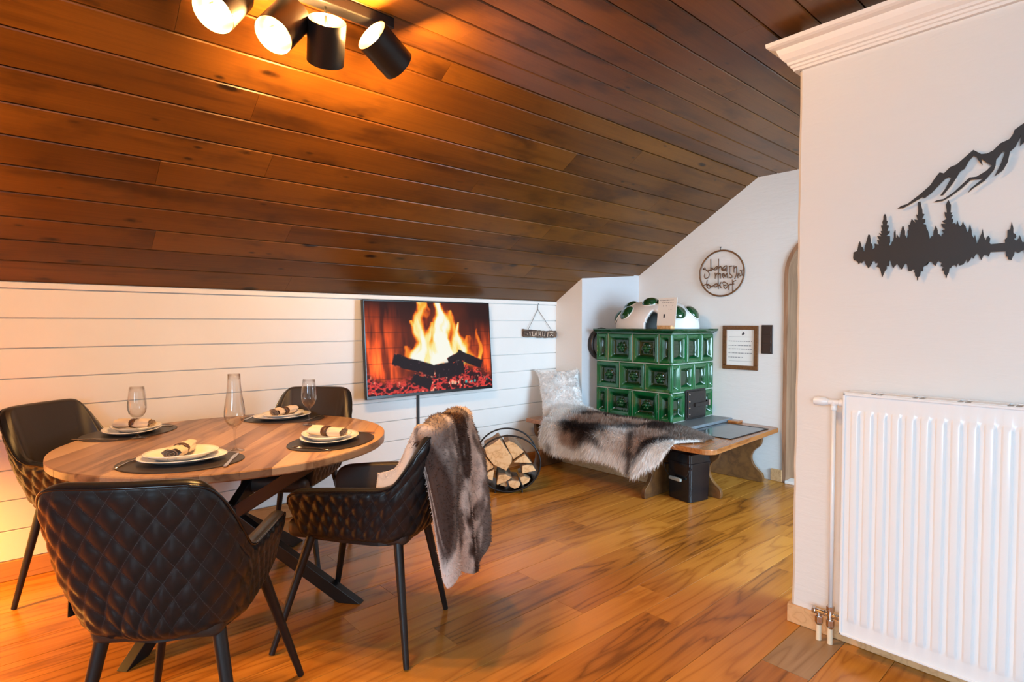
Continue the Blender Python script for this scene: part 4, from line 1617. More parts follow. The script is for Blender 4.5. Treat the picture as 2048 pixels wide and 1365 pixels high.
# white dome with green bullseye glasses and an arched mouth
DC = Vector((4.40, 2.95, 1.2555))
dome = empty('stove_dome', DC, 0, 'white plastered dome with green bullseye glasses on top of the stove', 'stove dome')
na, nb = 240, 70
DRx, DRy, DH = 0.315, 0.385, 0.262
vv, ff = [], []
def dpt(a, p, s=1.0):
    return Vector((DRx * s * math.cos(a) * math.cos(p), DRy * s * math.sin(a) * math.cos(p), DH * s * math.sin(p) ** 0.86))
mouth_a = math.pi + 0.42
for j in range(nb + 1):
    p = max(1e-3, (math.pi / 2) * j / nb)
    for i in range(na):
        vv.append(dpt(2 * math.pi * i / na, p))
for j in range(nb):
    for i in range(na):
        a = 2 * math.pi * (i + 0.5) / na
        p = (math.pi / 2) * (j + 0.5) / nb
        da = (a - mouth_a + math.pi) % (2 * math.pi) - math.pi
        if abs(da) * 0.385 < 0.085 * math.sqrt(max(0, 1 - (p / 0.62) ** 1.3)) and p < 0.62:
            continue
        ff.append((j * na + i, j * na + (i + 1) % na, (j + 1) * na + (i + 1) % na, (j + 1) * na + i))
o = MB().add(vv, ff).build('plaster_dome', M['dome_white'], dome, smooth=True)
sm = o.modifiers.new('thickness', 'SOLIDIFY')
sm.thickness = 0.035
sm.offset = -1
M['soot'] = plain('warm_inside', (0.30, 0.20, 0.14), 0.8)
for (aa, pp) in ((180 - 27, 30), (180 + 62, 30), (180 - 60, 50), (180 - 70, 22), (180 + 10, 62), (180 + 50, 58), (180 + 100, 30)):
    a, p = R(aa), R(pp)
    c = dpt(a, p)
    c2 = dpt(a, p, 1.05)
    nrm = Vector((c.x / DRx ** 2, c.y / DRy ** 2, c.z / DH ** 2)).normalized()
    mt = Matrix.Translation(c - nrm * 0.006) @ nrm.to_track_quat('Z', 'Y').to_matrix().to_4x4()
    g = MB().lathe([(0.074, -0.004), (0.074, 0.006), (0.067, 0.018), (0.050, 0.032), (0.025, 0.041), (0.0005, 0.043)], 32, mt).build('bullseye_glass', M['green_glass'], dome, smooth=True)
    MB().lathe([(0.074, -0.004), (0.078, 0.0), (0.077, 0.005), (0.073, 0.006)], 32, mt).build('glass_rim', M['dome_white'], g, smooth=True)

# card in a wooden stand on the stove
card = empty('card_stand', (4.118, 2.668, 1.2560), R(0), 'white printed card in a small wooden holder on the stove edge', 'card')
card.rotation_euler = (0, 0, R(-8))
MB().box((-0.028, -0.070, 0.0), (0.022, 0.075, 0.030)).build('wooden_holder', M['log_end'], card, bevel=0.002)
cm = Matrix.Rotation(R(6), 4, 'Y')
MB().box((-0.006, -0.095, 0.02), (-0.003, 0.100, 0.262), M=cm).build('card_sheet', M['paper'], card)
mk = MB()
random.seed(3)
for row, (z, y0, y1, dens) in enumerate(((0.242, 0.08, -0.06, 26), (0.222, 0.05, -0.06, 14), (0.195, 0.04, -0.05, 4), (0.165, -0.02, -0.05, 3))):
    for k in range(dens):
        y = y0 + (y1 - y0) * k / max(dens - 1, 1)
        h = random.uniform(0.003, 0.010)
        mk.box((-0.0066, y, z - h / 2), (-0.0062, y + random.uniform(0.002, 0.006), z + h / 2), M=cm)
mk.build('printed_script', M['ink'], card)
MB().box((-0.0066, 0.018, 0.095), (-0.0062, 0.036, 0.125), M=cm).box((-0.0067, 0.022, 0.100), (-0.0063, 0.028, 0.108), M=cm).build('printed_figure', M['ink_dark'], card)

# round flue cover on the chimney corner
fc_ = empty('flue_cover', (4.225, 3.46, 1.11), 0, 'round flue cover with a black ring and grey disc on the chimney corner', 'flue cover')
fd = Matrix.Rotation(R(90), 4, 'X') @ Matrix.Rotation(R(0), 4, 'Y')
fd = Matrix.Rotation(R(-7.2), 4, 'Z') @ fd
MB().lathe([(0.125, -0.005), (0.150, -0.005), (0.156, 0.02), (0.150, 0.045), (0.132, 0.052), (0.120, 0.040), (0.120, 0.0), (0.125, -0.005)], 48, fd).build('ring', M['dark_iron'], fc_, smooth=True)
M['flue_grey'] = plain('flue_grey', (0.34, 0.32, 0.31), 0.45, 0.2)
MB().lathe([(0.0005, 0.030), (0.05, 0.028), (0.10, 0.022), (0.121, 0.010), (0.121, 0.0), (0.0005, 0.0)], 48, fd).build('disc', M['flue_grey'], fc_, smooth=True)

# ================================================================== CORNER BENCH
bench = empty('corner_bench', (3.9, 2.8, 0), 0, 'L-shaped wooden stove bench with scalloped panel legs', 'bench')
bl = Vector(bench.location)
B3 = lambda p: tuple(Vector(p) - bl)
ZB = 0.45
cr = [(3.60 - 0.085 * math.cos(a) - 0.01, 2.005 - 0.085 * math.sin(a)) for a in np.linspace(0, math.pi / 2, 8)]
poly = [(3.505, 3.715)] + cr + [(4.70, 1.985), (4.735, 2.02), (4.735, 2.398), (4.058, 2.398), (4.058, 2.585), (4.066, 2.585), (4.066, 3.40), (3.99, 3.475), (3.99, 3.715)]
MB().prism(poly, ZB - 0.036, ZB, lambda u, v, d: B3((u, v, d))).build('bench_top', M['bench'], bench, bevel=0.009, seg=3)
MB().box(B3((3.97, 2.022, ZB)), B3((4.575, 2.392, ZB + 0.004))).build('spark_plate', M['steel_plate'], bench, bevel=0.001)
MB().box(B3((3.962, 2.014, ZB)), B3((4.583, 2.022, ZB + 0.006))).box(B3((3.962, 2.392, ZB)), B3((4.583, 2.398, ZB + 0.006))).box(B3((4.575, 2.014, ZB)), B3((4.583, 2.398, ZB + 0.006))).box(B3((3.962, 2.014, ZB)), B3((3.970, 2.398, ZB + 0.006))).build('plate_frame', M['black_metal'], bench)
MB().box(B3((4.64, 2.30, ZB)), B3((4.735, 2.395, ZB + 0.020))).build('wood_block', M['bench'], bench, bevel=0.008)
# scalloped edge: depth of the cut-out by height
sz = [0.0, 0.015, 0.05, 0.075, 0.095, 0.13, 0.17, 0.21, 0.25, 0.28, 0.30, 0.33, 0.37, 0.4145]
sd = [0.008, 0.0, 0.0, 0.012, 0.042, 0.078, 0.098, 0.100, 0.082, 0.050, 0.026, 0.016, 0.012, 0.012]
zz_ = np.linspace(0.001, 0.4145, 40)
dd_ = np.interp(zz_, sz, sd)
kk = np.hanning(5)
kk /= kk.sum()
dd_[2:-2] = np.convolve(dd_, kk, 'same')[2:-2]


def panel(fixed, axis, f0, back):
    """axis 'x': panel lies along X at y=fixed; front edge f0, runs back to 'back'"""
    poly_ = [(f0 + d, z) for d, z in zip(dd_, zz_)] + [(back, 0.4145), (back, 0.001)]
    mb = MB()
    if axis == 'x':
        mb.prism(poly_, fixed - 0.016, fixed + 0.016, lambda u, v, d: B3((u, d, v)))
    else:
        mb.prism(poly_, fixed - 0.016, fixed + 0.016, lambda u, v, d: B3((d, u, v)))
    return mb.build('leg_panel', M['bench_leg'], bench, bevel=0.003)


panel(2.465, 'x', 3.515, 3.905)
panel(3.655, 'x', 3.545, 3.905)
panel(3.955, 'y', 2.075, 2.445)
panel(4.62, 'y', 2.065, 2.575)
MB().box(B3((3.971, 2.20, 0.335)), B3((4.604, 2.222, 0.4145))).build('apron', M['frame_wood'], bench)

# ================================================================== BUCKET
bk = empty('bucket', (3.795, 2.255, 0.0005), R(-11.6), 'square black plastic bucket with wire handle under the bench corner', 'bucket')


def rrect(w, r_, n=6):
    pts = []
    for cx_, cy_, a0 in ((w - r_, w - r_, 0), (-w + r_, w - r_, 90), (-w + r_, -w + r_, 180), (w - r_, -w + r_, 270)):
        for i in range(n + 1):
            a = R(a0 + 90 * i / n)
            pts.append((cx_ + r_ * math.cos(a), cy_ + r_ * math.sin(a)))
    return pts


lv = [(0.100, 0.0), (0.104, 0.004), (0.112, 0.27), (0.117, 0.272), (0.117, 0.285), (0.113, 0.287), (0.113, 0.335), (0.119, 0.337), (0.119, 0.352), (0.110, 0.356), (0.0, 0.354)]
vv, ff = [], []
for w, z in lv:
    vv += [(x, y, z) for x, y in rrect(max(w, 0.002), max(w, 0.002) * 0.22)]
n = 28
ff = [(i * n + k, i * n + (k + 1) % n, (i + 1) * n + (k + 1) % n, (i + 1) * n + k) for i in range(len(lv) - 1) for k in range(n)] + [tuple(range(n - 1, -1, -1))]
MB().add(vv, ff).build('bucket_body', M['black_plastic'], bk, smooth=True, auto=R(35))
hp = []
for i in range(25):
    a = math.pi * i / 24
    hp.append((-0.128 - 0.012 * math.sin(a), 0.118 * math.cos(a), 0.25 - 0.085 * math.sin(a)))
hd_ = MB().tube(hp, 0.0022, 8).build('wire_handle', M['dark_iron'], bk, smooth=True)
MB().box((-0.152, -0.055, 0.152), (-0.130, 0.055, 0.176)).build('handle_grip', M['grey_plastic'], hd_, bevel=0.005)
for s in (-1, 1):
    MB().tube([(-0.10, s * 0.112, 0.25), (-0.128, s * 0.120, 0.25)], 0.006, 10).build('handle_lug', M['black_plastic'], bk)

# ================================================================== FIREWOOD BASKET AND LOGS
ax_d = Vector((0.62, 0.785, 0)).normalized()            # from the front ring to the back ring
sd_d = Vector((ax_d.y, -ax_d.x, 0))                      # to the right seen from the front
BC = Vector((2.87, 3.235, 0.0))
BR = 0.243
bas = empty('firewood_basket', BC, 0, 'round black metal firewood basket standing by the plank wall', 'basket')


def bp(u, v, d):
    return sd_d * u + Vector((0, 0, v)) + ax_d * d


BV = 0.216
zc_ = BV + 0.012
for d in (0.0, 0.31):
    MB().tube([bp(BR * math.cos(a), zc_ + BV * math.sin(a), d) for a in np.linspace(0, 2 * math.pi, 64, endpoint=False)], 0.0065, 10, closed=True).build('ring', M['black_metal'], bas, smooth=True)
vv, ff = [], []
an = np.linspace(R(200), R(400), 50)
an = np.linspace(R(165), R(390), 56)
for a in an:
    for r_, d in ((BR - 0.004, 0.0), (BR - 0.004, 0.31), (BR - 0.007, 0.31), (BR - 0.007, 0.0)):
        vv.append(bp(r_ * math.cos(a), zc_ + r_ * BV / BR * math.sin(a), d))
ff = [(i * 4 + k, i * 4 + (k + 1) % 4, (i + 1) * 4 + (k + 1) % 4, (i + 1) * 4 + k) for i in range(len(an) - 1) for k in range(4)] + [(0, 1, 2, 3), tuple(4 * (len(an) - 1) + k for k in (3, 2, 1, 0))]
M['sheet'] = plain('black_sheet', (0.02, 0.02, 0.022), 0.25, 0.6)
MB().add(vv, ff).build('metal_sheet', M['sheet'], bas, smooth=True, auto=R(50))
for u in (-0.10, 0.10):
    for d in (0.02, 0.29):
        MB().tube([bp(u, zc_ - BV * math.sqrt(1 - (u / BR) ** 2) + 0.004, d), bp(u * 1.05, 0.0008, d)], 0.006, 8).build('foot', M['black_metal'], bas)
for s in (-1, 1):
    a = R(28 if s > 0 else 152)
    MB().tube([bp((BR + 0.004) * math.cos(a), zc_ + (BV + 0.004) * math.sin(a), 0.0), bp((BR + 0.02) * math.cos(a), zc_ + (BV + 0.02) * math.sin(a), 0.0)], 0.008, 10).build('knob', M['black_metal'], bas)
LOGS = [
    [(300, 460), (440, 390), (540, 310), (600, 400), (738, 620), (736, 700), (650, 845), (445, 745), (335, 600)],
    [(252, 640), (277, 575), (335, 640), (445, 765), (440, 805), (292, 876), (256, 760)],
    [(300, 895), (455, 822), (430, 1015), (350, 975)],
    [(490, 1065), (520, 912), (640, 905), (740, 958), (640, 1025), (510, 1075)],
    [(540, 1098), (650, 1028), (675, 1115), (640, 1128)],
    [(675, 1022), (740, 1008), (855, 1022), (878, 1078), (845, 1130), (780, 1148), (705, 1108)],
    [(866, 965), (940, 948), (1040, 988), (1010, 1050), (915, 1098), (885, 1030)],
    [(905, 772), (980, 757), (1080, 772), (1130, 855), (905, 900)],
    [(765, 722), (900, 728), (1065, 738), (950, 590), (855, 648)],
    [(625, 395), (700, 375), (800, 415), (945, 560), (850, 636), (765, 696), (748, 640)],
]
LOG_LABELS = [
    'largest split log with a broad pale face in the round basket',
    'tall narrow split log wedged between the largest log and the basket wall',
    'small wedge-shaped log under the tall narrow log in the basket',
    'flat fan-shaped split log below the largest log in the basket',
    'thin sliver of split log at the very bottom of the basket',
    'half-round split log resting on the bottom of the basket',
    'five-cornered split log touching the half-round log in the basket',
    'loaf-shaped split log with a flat underside in the basket',
    'triangular split log lying on the loaf-shaped log in the basket',
    'brown-sided log lying behind the largest log in the basket',
]
for i, pl_ in enumerate(LOGS):
    f = 0.97
    poly_ = [((x - 690) * 0.000492 * f, (735 - y) * 0.000492 * f * 0.97 + zc_ - 0.001) for x, y in pl_]
    d0 = [-0.005, 0.012, 0.0, -0.012, 0.02, -0.008, 0.004, 0.0, 0.015, 0.05][i]
    lo = Vector((0, 0, 0))
    mb = MB()
    # slightly irregular prism with a few rings along its length
    n = len(poly_)
    cxp = sum(p[0] for p in poly_) / n
    cyp = sum(p[1] for p in poly_) / n
    vv, ff, mi = [], [], []
    ds = np.linspace(d0, d0 + 0.27, 5)
    for k, d in enumerate(ds):
        for q, (u, v) in enumerate(poly_):
            s = 1 + 0.0 * k
            vv.append(bp(cxp + (u - cxp) * s, cyp + (v - cyp) * s, d))
    for k in range(4):
        for q in range(n):
            ff.append((k * n + q, k * n + (q + 1) % n, (k + 1) * n + (q + 1) % n, (k + 1) * n + q))
    mb.add(vv, ff, 1)
    mb.add([], [], 0)
    mb.f += [tuple(range(n - 1, -1, -1)), tuple(4 * n + q for q in range(n))]
    mb.mi += [0, 0]
    o = mb.build('firewood_log', [M['log_end'], M['log_side']], loc=tuple(BC), bevel=0.004)
    tag(o, LOG_LABELS[i], 'log', 'logs in the firewood basket')

# ================================================================== REINDEER HIDE ON THE BENCH
hide = empty('fur_hide', (3.8, 2.8, ZB), 0, 'brown and white animal hide draped over the stove bench', 'hide')
hl_ = Vector(hide.location)
ns, nt = 110, 70
YA, YB = 3.50, 2.10


def hide_pt(s, t_):
    y = YA + (YB - YA) * s
    back = float(np.interp(s, [0, 0.1, 0.55, 0.75, 0.9, 1.0], [3.86, 4.02, 4.055, 4.035, 3.96, 3.86]))
    hang = float(np.interp(s, [0, 0.05, 0.15, 0.3, 0.45, 0.58, 0.66, 0.72, 0.78, 0.86, 0.92, 1.0], [0.16, 0.21, 0.24, 0.225, 0.20, 0.215, 0.25, 0.27, 0.20, 0.13, 0.02, -0.16]))
    front_x = 3.488
    if hang < 0:
        front = front_x - hang          # ends on the bench top
        L1 = back - front
        d = t_ * L1
        x, dz, hx = back - d, 0.0, 0.0
    else:
        L1 = back - front_x
        Lt = L1 + hang
        d = t_ * Lt
        if d < L1:
            x, dz = back - d, 0.0
        else:
            x, dz = front_x, -(d - L1)
    # rounded transition over the edge
    over = d - L1
    rr = 0.045
    if hang >= 0 and abs(over) < rr:
        u = (over + rr) / (2 * rr)
        x = front_x + rr * (1 - u) ** 2
        dz = -rr * u * u
    puff = 0.055 * math.sin(math.pi * min(1, t_ / 0.62)) * (1 - 0.75 * s) * (1 if t_ < 0.62 else 0) + 0.012
    puff += 0.05 * math.exp(-((s - 0.03) / 0.12) ** 2) * (1 - sstep(0.3, 0.6, t_))
    puff *= float(1 - 0.8 * sstep(0.8, 1.0, s))
    puff = max(puff, 0.006)
    wob = 0.03 * (fbm(s * 7 + 2, t_ * 5, 3) - 0.47)
    y += 0.05 * (fbm(t_ * 5, s * 4 + 8, 3) - 0.47)
    hangf = min(1.0, max(0.0, over / 0.08)) if hang > 0 else 0.0
    x -= hangf * (0.022 + 0.02 * max(0, math.sin(s * 19)))
    return Vector((x, y, ZB + dz + (puff + max(wob, -puff * 0.8)) * (1 - hangf))), hangf


def hide_col(s, t_, hf):
    n1 = fbm(s * 7, t_ * 6 + 2, 4)
    n2 = fbm(s * 26, t_ * 9 + 4, 3)
    brown = sstep(0.08, 0.20, s + 0.06 * (n2 - 0.5)) * sstep(0.89, 0.78, t_ + 0.20 * (n1 - 0.47) + 0.05 * np.sin(s * 16))
    dark = sstep(0.38, 0.56, n1 + 0.35 * (n2 - 0.45) + 0.12 * np.exp(-((t_ - 0.15) / 0.14) ** 2))
    edge = np.exp(-((t_ - 0.84 - 0.05 * np.sin(s * 13)) / 0.03) ** 2) * sstep(0.25, 0.3, s) * sstep(0.55, 0.45, s)
    stripe = np.exp(-((s - 0.665 - 0.02 * np.sin(t_ * 9)) / 0.022) ** 2) * sstep(0.55, 0.66, t_)
    stripe2 = np.exp(-((s - 0.085) / 0.018) ** 2) * sstep(0.85, 0.95, t_)
    cream = np.exp(-(((s - 0.57) / 0.09) ** 2 + ((t_ - 0.72) / 0.16) ** 2))
    tail = sstep(0.72, 0.85, s) * sstep(0.72, 0.55, t_)
    W = np.array([0.96, 0.94, 0.92])
    T_ = np.array([0.50, 0.34, 0.26])
    D = np.array([0.055, 0.033, 0.027])
    c = W[None] * np.ones((len(s), 1))
    b = np.clip(brown * (1 - 0.85 * cream), 0, 1)[:, None]
    bc = T_[None] * (1 - dark[:, None]) + D[None] * dark[:, None]
    bc = bc * (1 - 0.5 * tail[:, None]) + 0.5 * tail[:, None] * np.array([0.62, 0.50, 0.43])
    c = c * (1 - b) + bc * b
    e_ = np.clip(edge + stripe + 0.7 * stripe2, 0, 1)[:, None]
    c = c * (1 - 0.85 * e_) + D[None] * 1.3 * 0.85 * e_
    return c


P = np.zeros((ns, nt, 3))
HF = np.zeros((ns, nt))
for i in range(ns):
    for j in range(nt):
        p, h = hide_pt(i / (ns - 1), j / (nt - 1))
        P[i, j] = p - hl_
        HF[i, j] = h
Nn = np.cross(np.gradient(P, axis=0), np.gradient(P, axis=1))
Nn /= np.linalg.norm(Nn, axis=2)[..., None] + 1e-9
if Nn[ns // 2, 10][2] < 0:
    Nn = -Nn
S_, T2 = np.meshgrid(np.linspace(0, 1, ns), np.linspace(0, 1, nt), indexing='ij')
faces = [(i * nt + j, (i + 1) * nt + j, (i + 1) * nt + j + 1, i * nt + j + 1) for i in range(ns - 1) for j in range(nt - 1)]
me = mesh('hide_skin', P.reshape(-1, 3), faces)
set_vcol(me, hide_col(S_.ravel(), T2.ravel(), HF.ravel()))
o = link('hide_skin', me, M['fur'], hide, smooth=True)
NH = 60000
ri = RNG.random(NH) * (ns - 1.001)
rj = RNG.random(NH) * (nt - 1.001)
i0, j0 = ri.astype(int), rj.astype(int)
fi_, fj_ = (ri - i0)[:, None], (rj - j0)[:, None]
roots = P[i0, j0] * (1 - fi_) * (1 - fj_) + P[i0 + 1, j0] * fi_ * (1 - fj_) + P[i0, j0 + 1] * (1 - fi_) * fj_ + P[i0 + 1, j0 + 1] * fi_ * fj_
hf = HF[i0, j0][:, None]
nr_ = Nn[i0, j0]
lean = np.concatenate([-0.35 * np.ones((NH, 1)), -0.55 * np.ones((NH, 1)), 0.0 * np.ones((NH, 1))], 1)
lean = lean * (1 - hf) + hf * np.array([-0.1, -0.15, -1.1])
dirs = nr_ * 0.75 + lean + RNG.normal(size=(NH, 3)) * 0.28
cl = hide_col(ri / (ns - 1), rj / (nt - 1), hf[:, 0]) * RNG.uniform(0.86, 1.12, (NH, 1))
bend = np.concatenate([np.zeros((NH, 2)), -0.45 * np.ones((NH, 1))], 1) * (0.3 + 0.7 * hf)
lenr = RNG.uniform(0.026, 0.052, NH) * (1 + 0.35 * hf[:, 0]) * (1 - 0.45 * sstep(0.78, 1.0, ri / (ns - 1)))
fur_mesh('hide_fur', roots, dirs, lenr, 0.0014, cl, M['hair'], hide, bend=bend, nrm=nr_)

# ================================================================== WHITE CUSHION
pil = empty('fluffy_cushion', (3.75, 3.47, ZB), 0, 'white fluffy cushion leaning in the corner at the end of the bench', 'cushion')
uu_ = Vector((0.735, -0.677, 0)).normalized()
ww_ = Vector((0.075, 0.165, 0.405)).normalized()
nn_ = ww_.cross(uu_).normalized()
if nn_.dot(Vector((-0.7, -0.7, 0))) < 0:
    nn_ = -nn_
cen = ww_ * 0.235 + Vector((0.0, 0.0, 0.012))
nu = 40
P = np.zeros((2, nu, nu, 3))
for a in range(2):
    for i in range(nu):
        for j in range(nu):
            u = -1 + 2 * i / (nu - 1)
            v = -1 + 2 * j / (nu - 1)
            th_ = 0.075 * max(0, (1 - abs(u) ** 2.6)) ** 0.55 * max(0, (1 - abs(v) ** 2.6)) ** 0.55
            pin = 1 - 0.10 * (1 - abs(u) ** 2) * abs(v) ** 3
            pin2 = 1 - 0.10 * (1 - abs(v) ** 2) * abs(u) ** 3
            th_ *= 1 + 0.25 * (fbm(u * 3 + 5, v * 3 + a * 4, 3) - 0.45)
            q = cen + uu_ * (0.195 * u * pin2) + ww_ * (0.225 * v * pin) + nn_ * (th_ * (1 if a == 0 else -1))
            P[a, i, j] = q
fcs = []
for a in range(2):
    for i in range(nu - 1):
        for j in range(nu - 1):
            b = a * nu * nu
            f = (b + i * nu + j, b + (i + 1) * nu + j, b + (i + 1) * nu + j + 1, b + i * nu + j + 1)
            fcs.append(f if a == 0 else f[::-1])
me = mesh('cushion_cover', P.reshape(-1, 3), fcs)
bm = bmesh.new()
bm.from_mesh(me)
bmesh.ops.remove_doubles(bm, verts=bm.verts, dist=1e-4)
bmesh.ops.recalc_face_normals(bm, faces=bm.faces)
bm.to_mesh(me)
bm.free()
set_vcol(me, np.array([0.93, 0.92, 0.91]))
link('cushion_cover', me, M['fur'], pil, smooth=True)
NH = 16000
ri = RNG.random(NH) * (nu - 1.001)
rj = RNG.random(NH) * (nu - 1.001)
i0, j0 = ri.astype(int), rj.astype(int)
fi_, fj_ = (ri - i0)[:, None], (rj - j0)[:, None]
F0 = P[0]
roots = F0[i0, j0] * (1 - fi_) * (1 - fj_) + F0[i0 + 1, j0] * fi_ * (1 - fj_) + F0[i0, j0 + 1] * (1 - fi_) * fj_ + F0[i0 + 1, j0 + 1] * fi_ * fj_
back_ = RNG.random(NH) < 0.25
edge_u = np.array(nn_)[None] * (roots - np.array(cen)) @ np.array(nn_)[:, None] if False else None
roots[back_] -= 2 * ((roots[back_] - np.array(cen)) @ np.array(nn_))[:, None] * np.array(nn_)[None]
side_ = np.where(back_, -1.0, 1.0)[:, None]
rad = roots - np.array(cen)
swirl = np.stack([fbm(ri * 0.25, rj * 0.25, 2) - 0.47, fbm(ri * 0.25 + 9, rj * 0.25, 2) - 0.47, fbm(ri * 0.25, rj * 0.25 + 9, 2) - 0.6], 1)
dirs = np.array(nn_)[None] * side_ * 0.6 + rad * 1.6 + swirl * 3.0 + RNG.normal(size=(NH, 3)) * 0.3
cw = 0.93 * RNG.uniform(0.88, 1.08, (NH, 1)) * np.array([[1.0, 0.995, 0.99]])
fur_mesh('cushion_fur', roots, dirs, RNG.uniform(0.014, 0.028, NH), 0.0015, cw, M['hair'], pil, nrm=np.array(nn_)[None] * side_)

# ================================================================== RADIATOR
rad_ = empty('radiator', (2.50, 0.0, 0), 0, 'white ribbed panel radiator on the plaster wall', 'radiator')
RY0, RY1 = 0.786, -0.62
RZ0, RZ1 = 0.072, 1.030
xf = -0.055
pitch = 0.0447
cols_y = [RY0 - 0.0001]
ys = [RY0, RY0 - 0.004]
y = 0.764
prof_y, prof_o = [RY0, RY0 - 0.010, 0.770], [0.0, 0.0, 0.0]
c = 0.742
while c > RY1 + 0.04:
    for dy, o_ in ((0.016, 0.0), (0.011, 0.9), (0.008, 1.0), (-0.008, 1.0), (-0.011, 0.9), (-0.016, 0.0)):
        prof_y.append(c + dy)
        prof_o.append(o_)
    c -= pitch
prof_y += [RY1 + 0.010, RY1]
prof_o += [0.0, 0.0]
rz = [(RZ0, 0), (RZ0 + 0.012, 0), (0.128, 0), (0.136, 0.35), (0.156, 1), (0.945, 1), (0.962, 0.35), (0.970, 0), (RZ1 - 0.012, 0), (RZ1, 0)]
vv, ff = [], []
n = len(prof_y)
for z, e in rz:
    for y, o_ in zip(prof_y, prof_o):
        inset = 0.0
        vv.append((xf - 0.009 * o_ * e, y, z))
for i in range(len(rz) - 1):
    for k in range(n - 1):
        ff.append((i * n + k, i * n + k + 1, (i + 1) * n + k + 1, (i + 1) * n + k))
MB().add(vv, ff).build('front_panel', M['radiator'], rad_, smooth=True, auto=R(45))
# rim around the front, casing and back panel
mb = MB()
mb.box((xf - 0.005, RY1, RZ1 - 0.010), (xf + 0.002, RY0, RZ1)).box((xf - 0.005, RY1, RZ0), (xf + 0.002, RY0, RZ0 + 0.010))
mb.box((xf - 0.005, RY0 - 0.010, RZ0), (xf + 0.002, RY0, RZ1)).box((xf - 0.005, RY1, RZ0), (xf + 0.002, RY1 + 0.010, RZ1))
mb.build('front_rim', M['radiator'], rad_, bevel=0.003)
MB().box((xf + 0.001, RY0 - 0.002, RZ0 + 0.01), (0.030, RY0 + 0.0, RZ1)).box((xf + 0.001, RY1, RZ0 + 0.01), (0.030, RY1 + 0.002, RZ1)).build('side_cover', M['radiator'], rad_)
MB().box((0.018, RY1 + 0.002, RZ0 + 0.01), (0.030, RY0 - 0.002, RZ1 - 0.02)).build('back_panel', M['radiator'], rad_)
# top grille: plates separated by dark slots
yy = RY0 - 0.004
gl_ = 0.135
mb = MB()
mb.box((xf + 0.001, RY1, RZ1 - 0.002), (xf + 0.008, RY0, RZ1 + 0.0005)).box((0.022, RY1, RZ1 - 0.002), (0.034, RY0, RZ1 + 0.003))
mb.build('grille_rail', M['radiator'], rad_)
yy = RY0
while yy > RY1 + 0.05:
    a = yy - 0.008 if yy < RY0 else yy
    MB().box((xf + 0.007, max(yy - 0.094, RY1), RZ1 - 0.001), (0.024, yy, RZ1 + 0.002)).build('grille_plate', M['radiator'], rad_)
    MB().box((xf + 0.007, max(yy - 0.115, RY1), RZ1 - 0.001), (0.024, max(yy - 0.110, RY1), RZ1 + 0.002)).build('grille_bar', M['radiator'], rad_)
    yy -= 0.131
MB().box((xf + 0.006, RY1 + 0.004, RZ0 + 0.03), (0.017, RY0 - 0.004, RZ1 - 0.05)).build('slot_shade', M['art_black'], rad_)  # black box painting in the shade behind the grille slots
for s in (0.55, -0.40):
    MB().box((0.028, s - 0.02, 0.35), (0.0495, s + 0.02, 0.85)).build('wall_bracket', M['radiator'], rad_)
# thermostat valve, riser and bottom block
vx, vy, vz = -0.022, 0.835, 0.985
va = Matrix.Translation((vx, 0, vz)) @ Matrix.Rotation(R(-90), 4, 'X')
va = Matrix.Translation((vx, 0, vz)) @ Matrix.Rotation(R(-90), 4, 'X')
vl = MB()
vl.lathe([(0.0, 0.786), (0.014, 0.786), (0.014, 0.808), (0.011, 0.810), (0.011, 0.850), (0.0, 0.850)], 20, va)
vl.lathe([(0.0, 0.848), (0.0125, 0.849), (0.0145, 0.858), (0.0175, 0.862), (0.0180, 0.890), (0.016, 0.902), (0.0, 0.906)], 24, va)
vl.build('thermostat_valve', M['radiator'], rad_, smooth=True, auto=R(40))
MB().lathe([(0.0, 0.955), (0.012, 0.955), (0.0125, 0.966), (0.011, 0.972), (0.0125, 0.975), (0.011, 0.990), (0.0, 0.990)], 20, Matrix.Translation((vx, 0.829, 0))).build('valve_elbow', M['radiator'], rad_, smooth=True, auto=R(40))
MB().tube([(vx, 0.829, 0.958), (vx, 0.829, 0.15)], 0.0085, 16).build('riser_pipe', M['radiator'], rad_, smooth=True)
cb = MB()
cb.tube([(vx, 0.784, 0.118), (vx, 0.885, 0.118)], 0.010, 16)
cb.tube([(vx, 0.884, 0.118), (vx, 0.897, 0.118)], 0.014, 8)
cb.tube([(vx, 0.800, 0.118), (vx, 0.808, 0.118)], 0.013, 6)
cb.tube([(vx, 0.846, 0.118), (vx, 0.853, 0.118)], 0.013, 6)
cb.tube([(vx, 0.829, 0.115), (vx, 0.829, 0.150)], 0.012, 12)
cb.tube([(vx, 0.829, 0.136), (vx, 0.829, 0.156)], 0.0155, 6)
for py in (0.872, 0.829):
    cb.tube([(vx, py, 0.115), (vx, py, 0.090)], 0.010, 12)
    cb.tube([(vx, py, 0.100), (vx, py, 0.074)], 0.0155, 6)
    cb.tube([(vx, py, 0.074), (vx, py, 0.064)], [0.0155, 0.010], 12)
cb.build('valve_block', M['chrome'], rad_, bevel=0.001)
for py in (0.872, 0.829):
    MB().tube([(vx, py, 0.070), (vx, py, 0.0008)], 0.0105, 16).build('pipe_sleeve', M['cream'], rad_, smooth=True, auto=R(40))

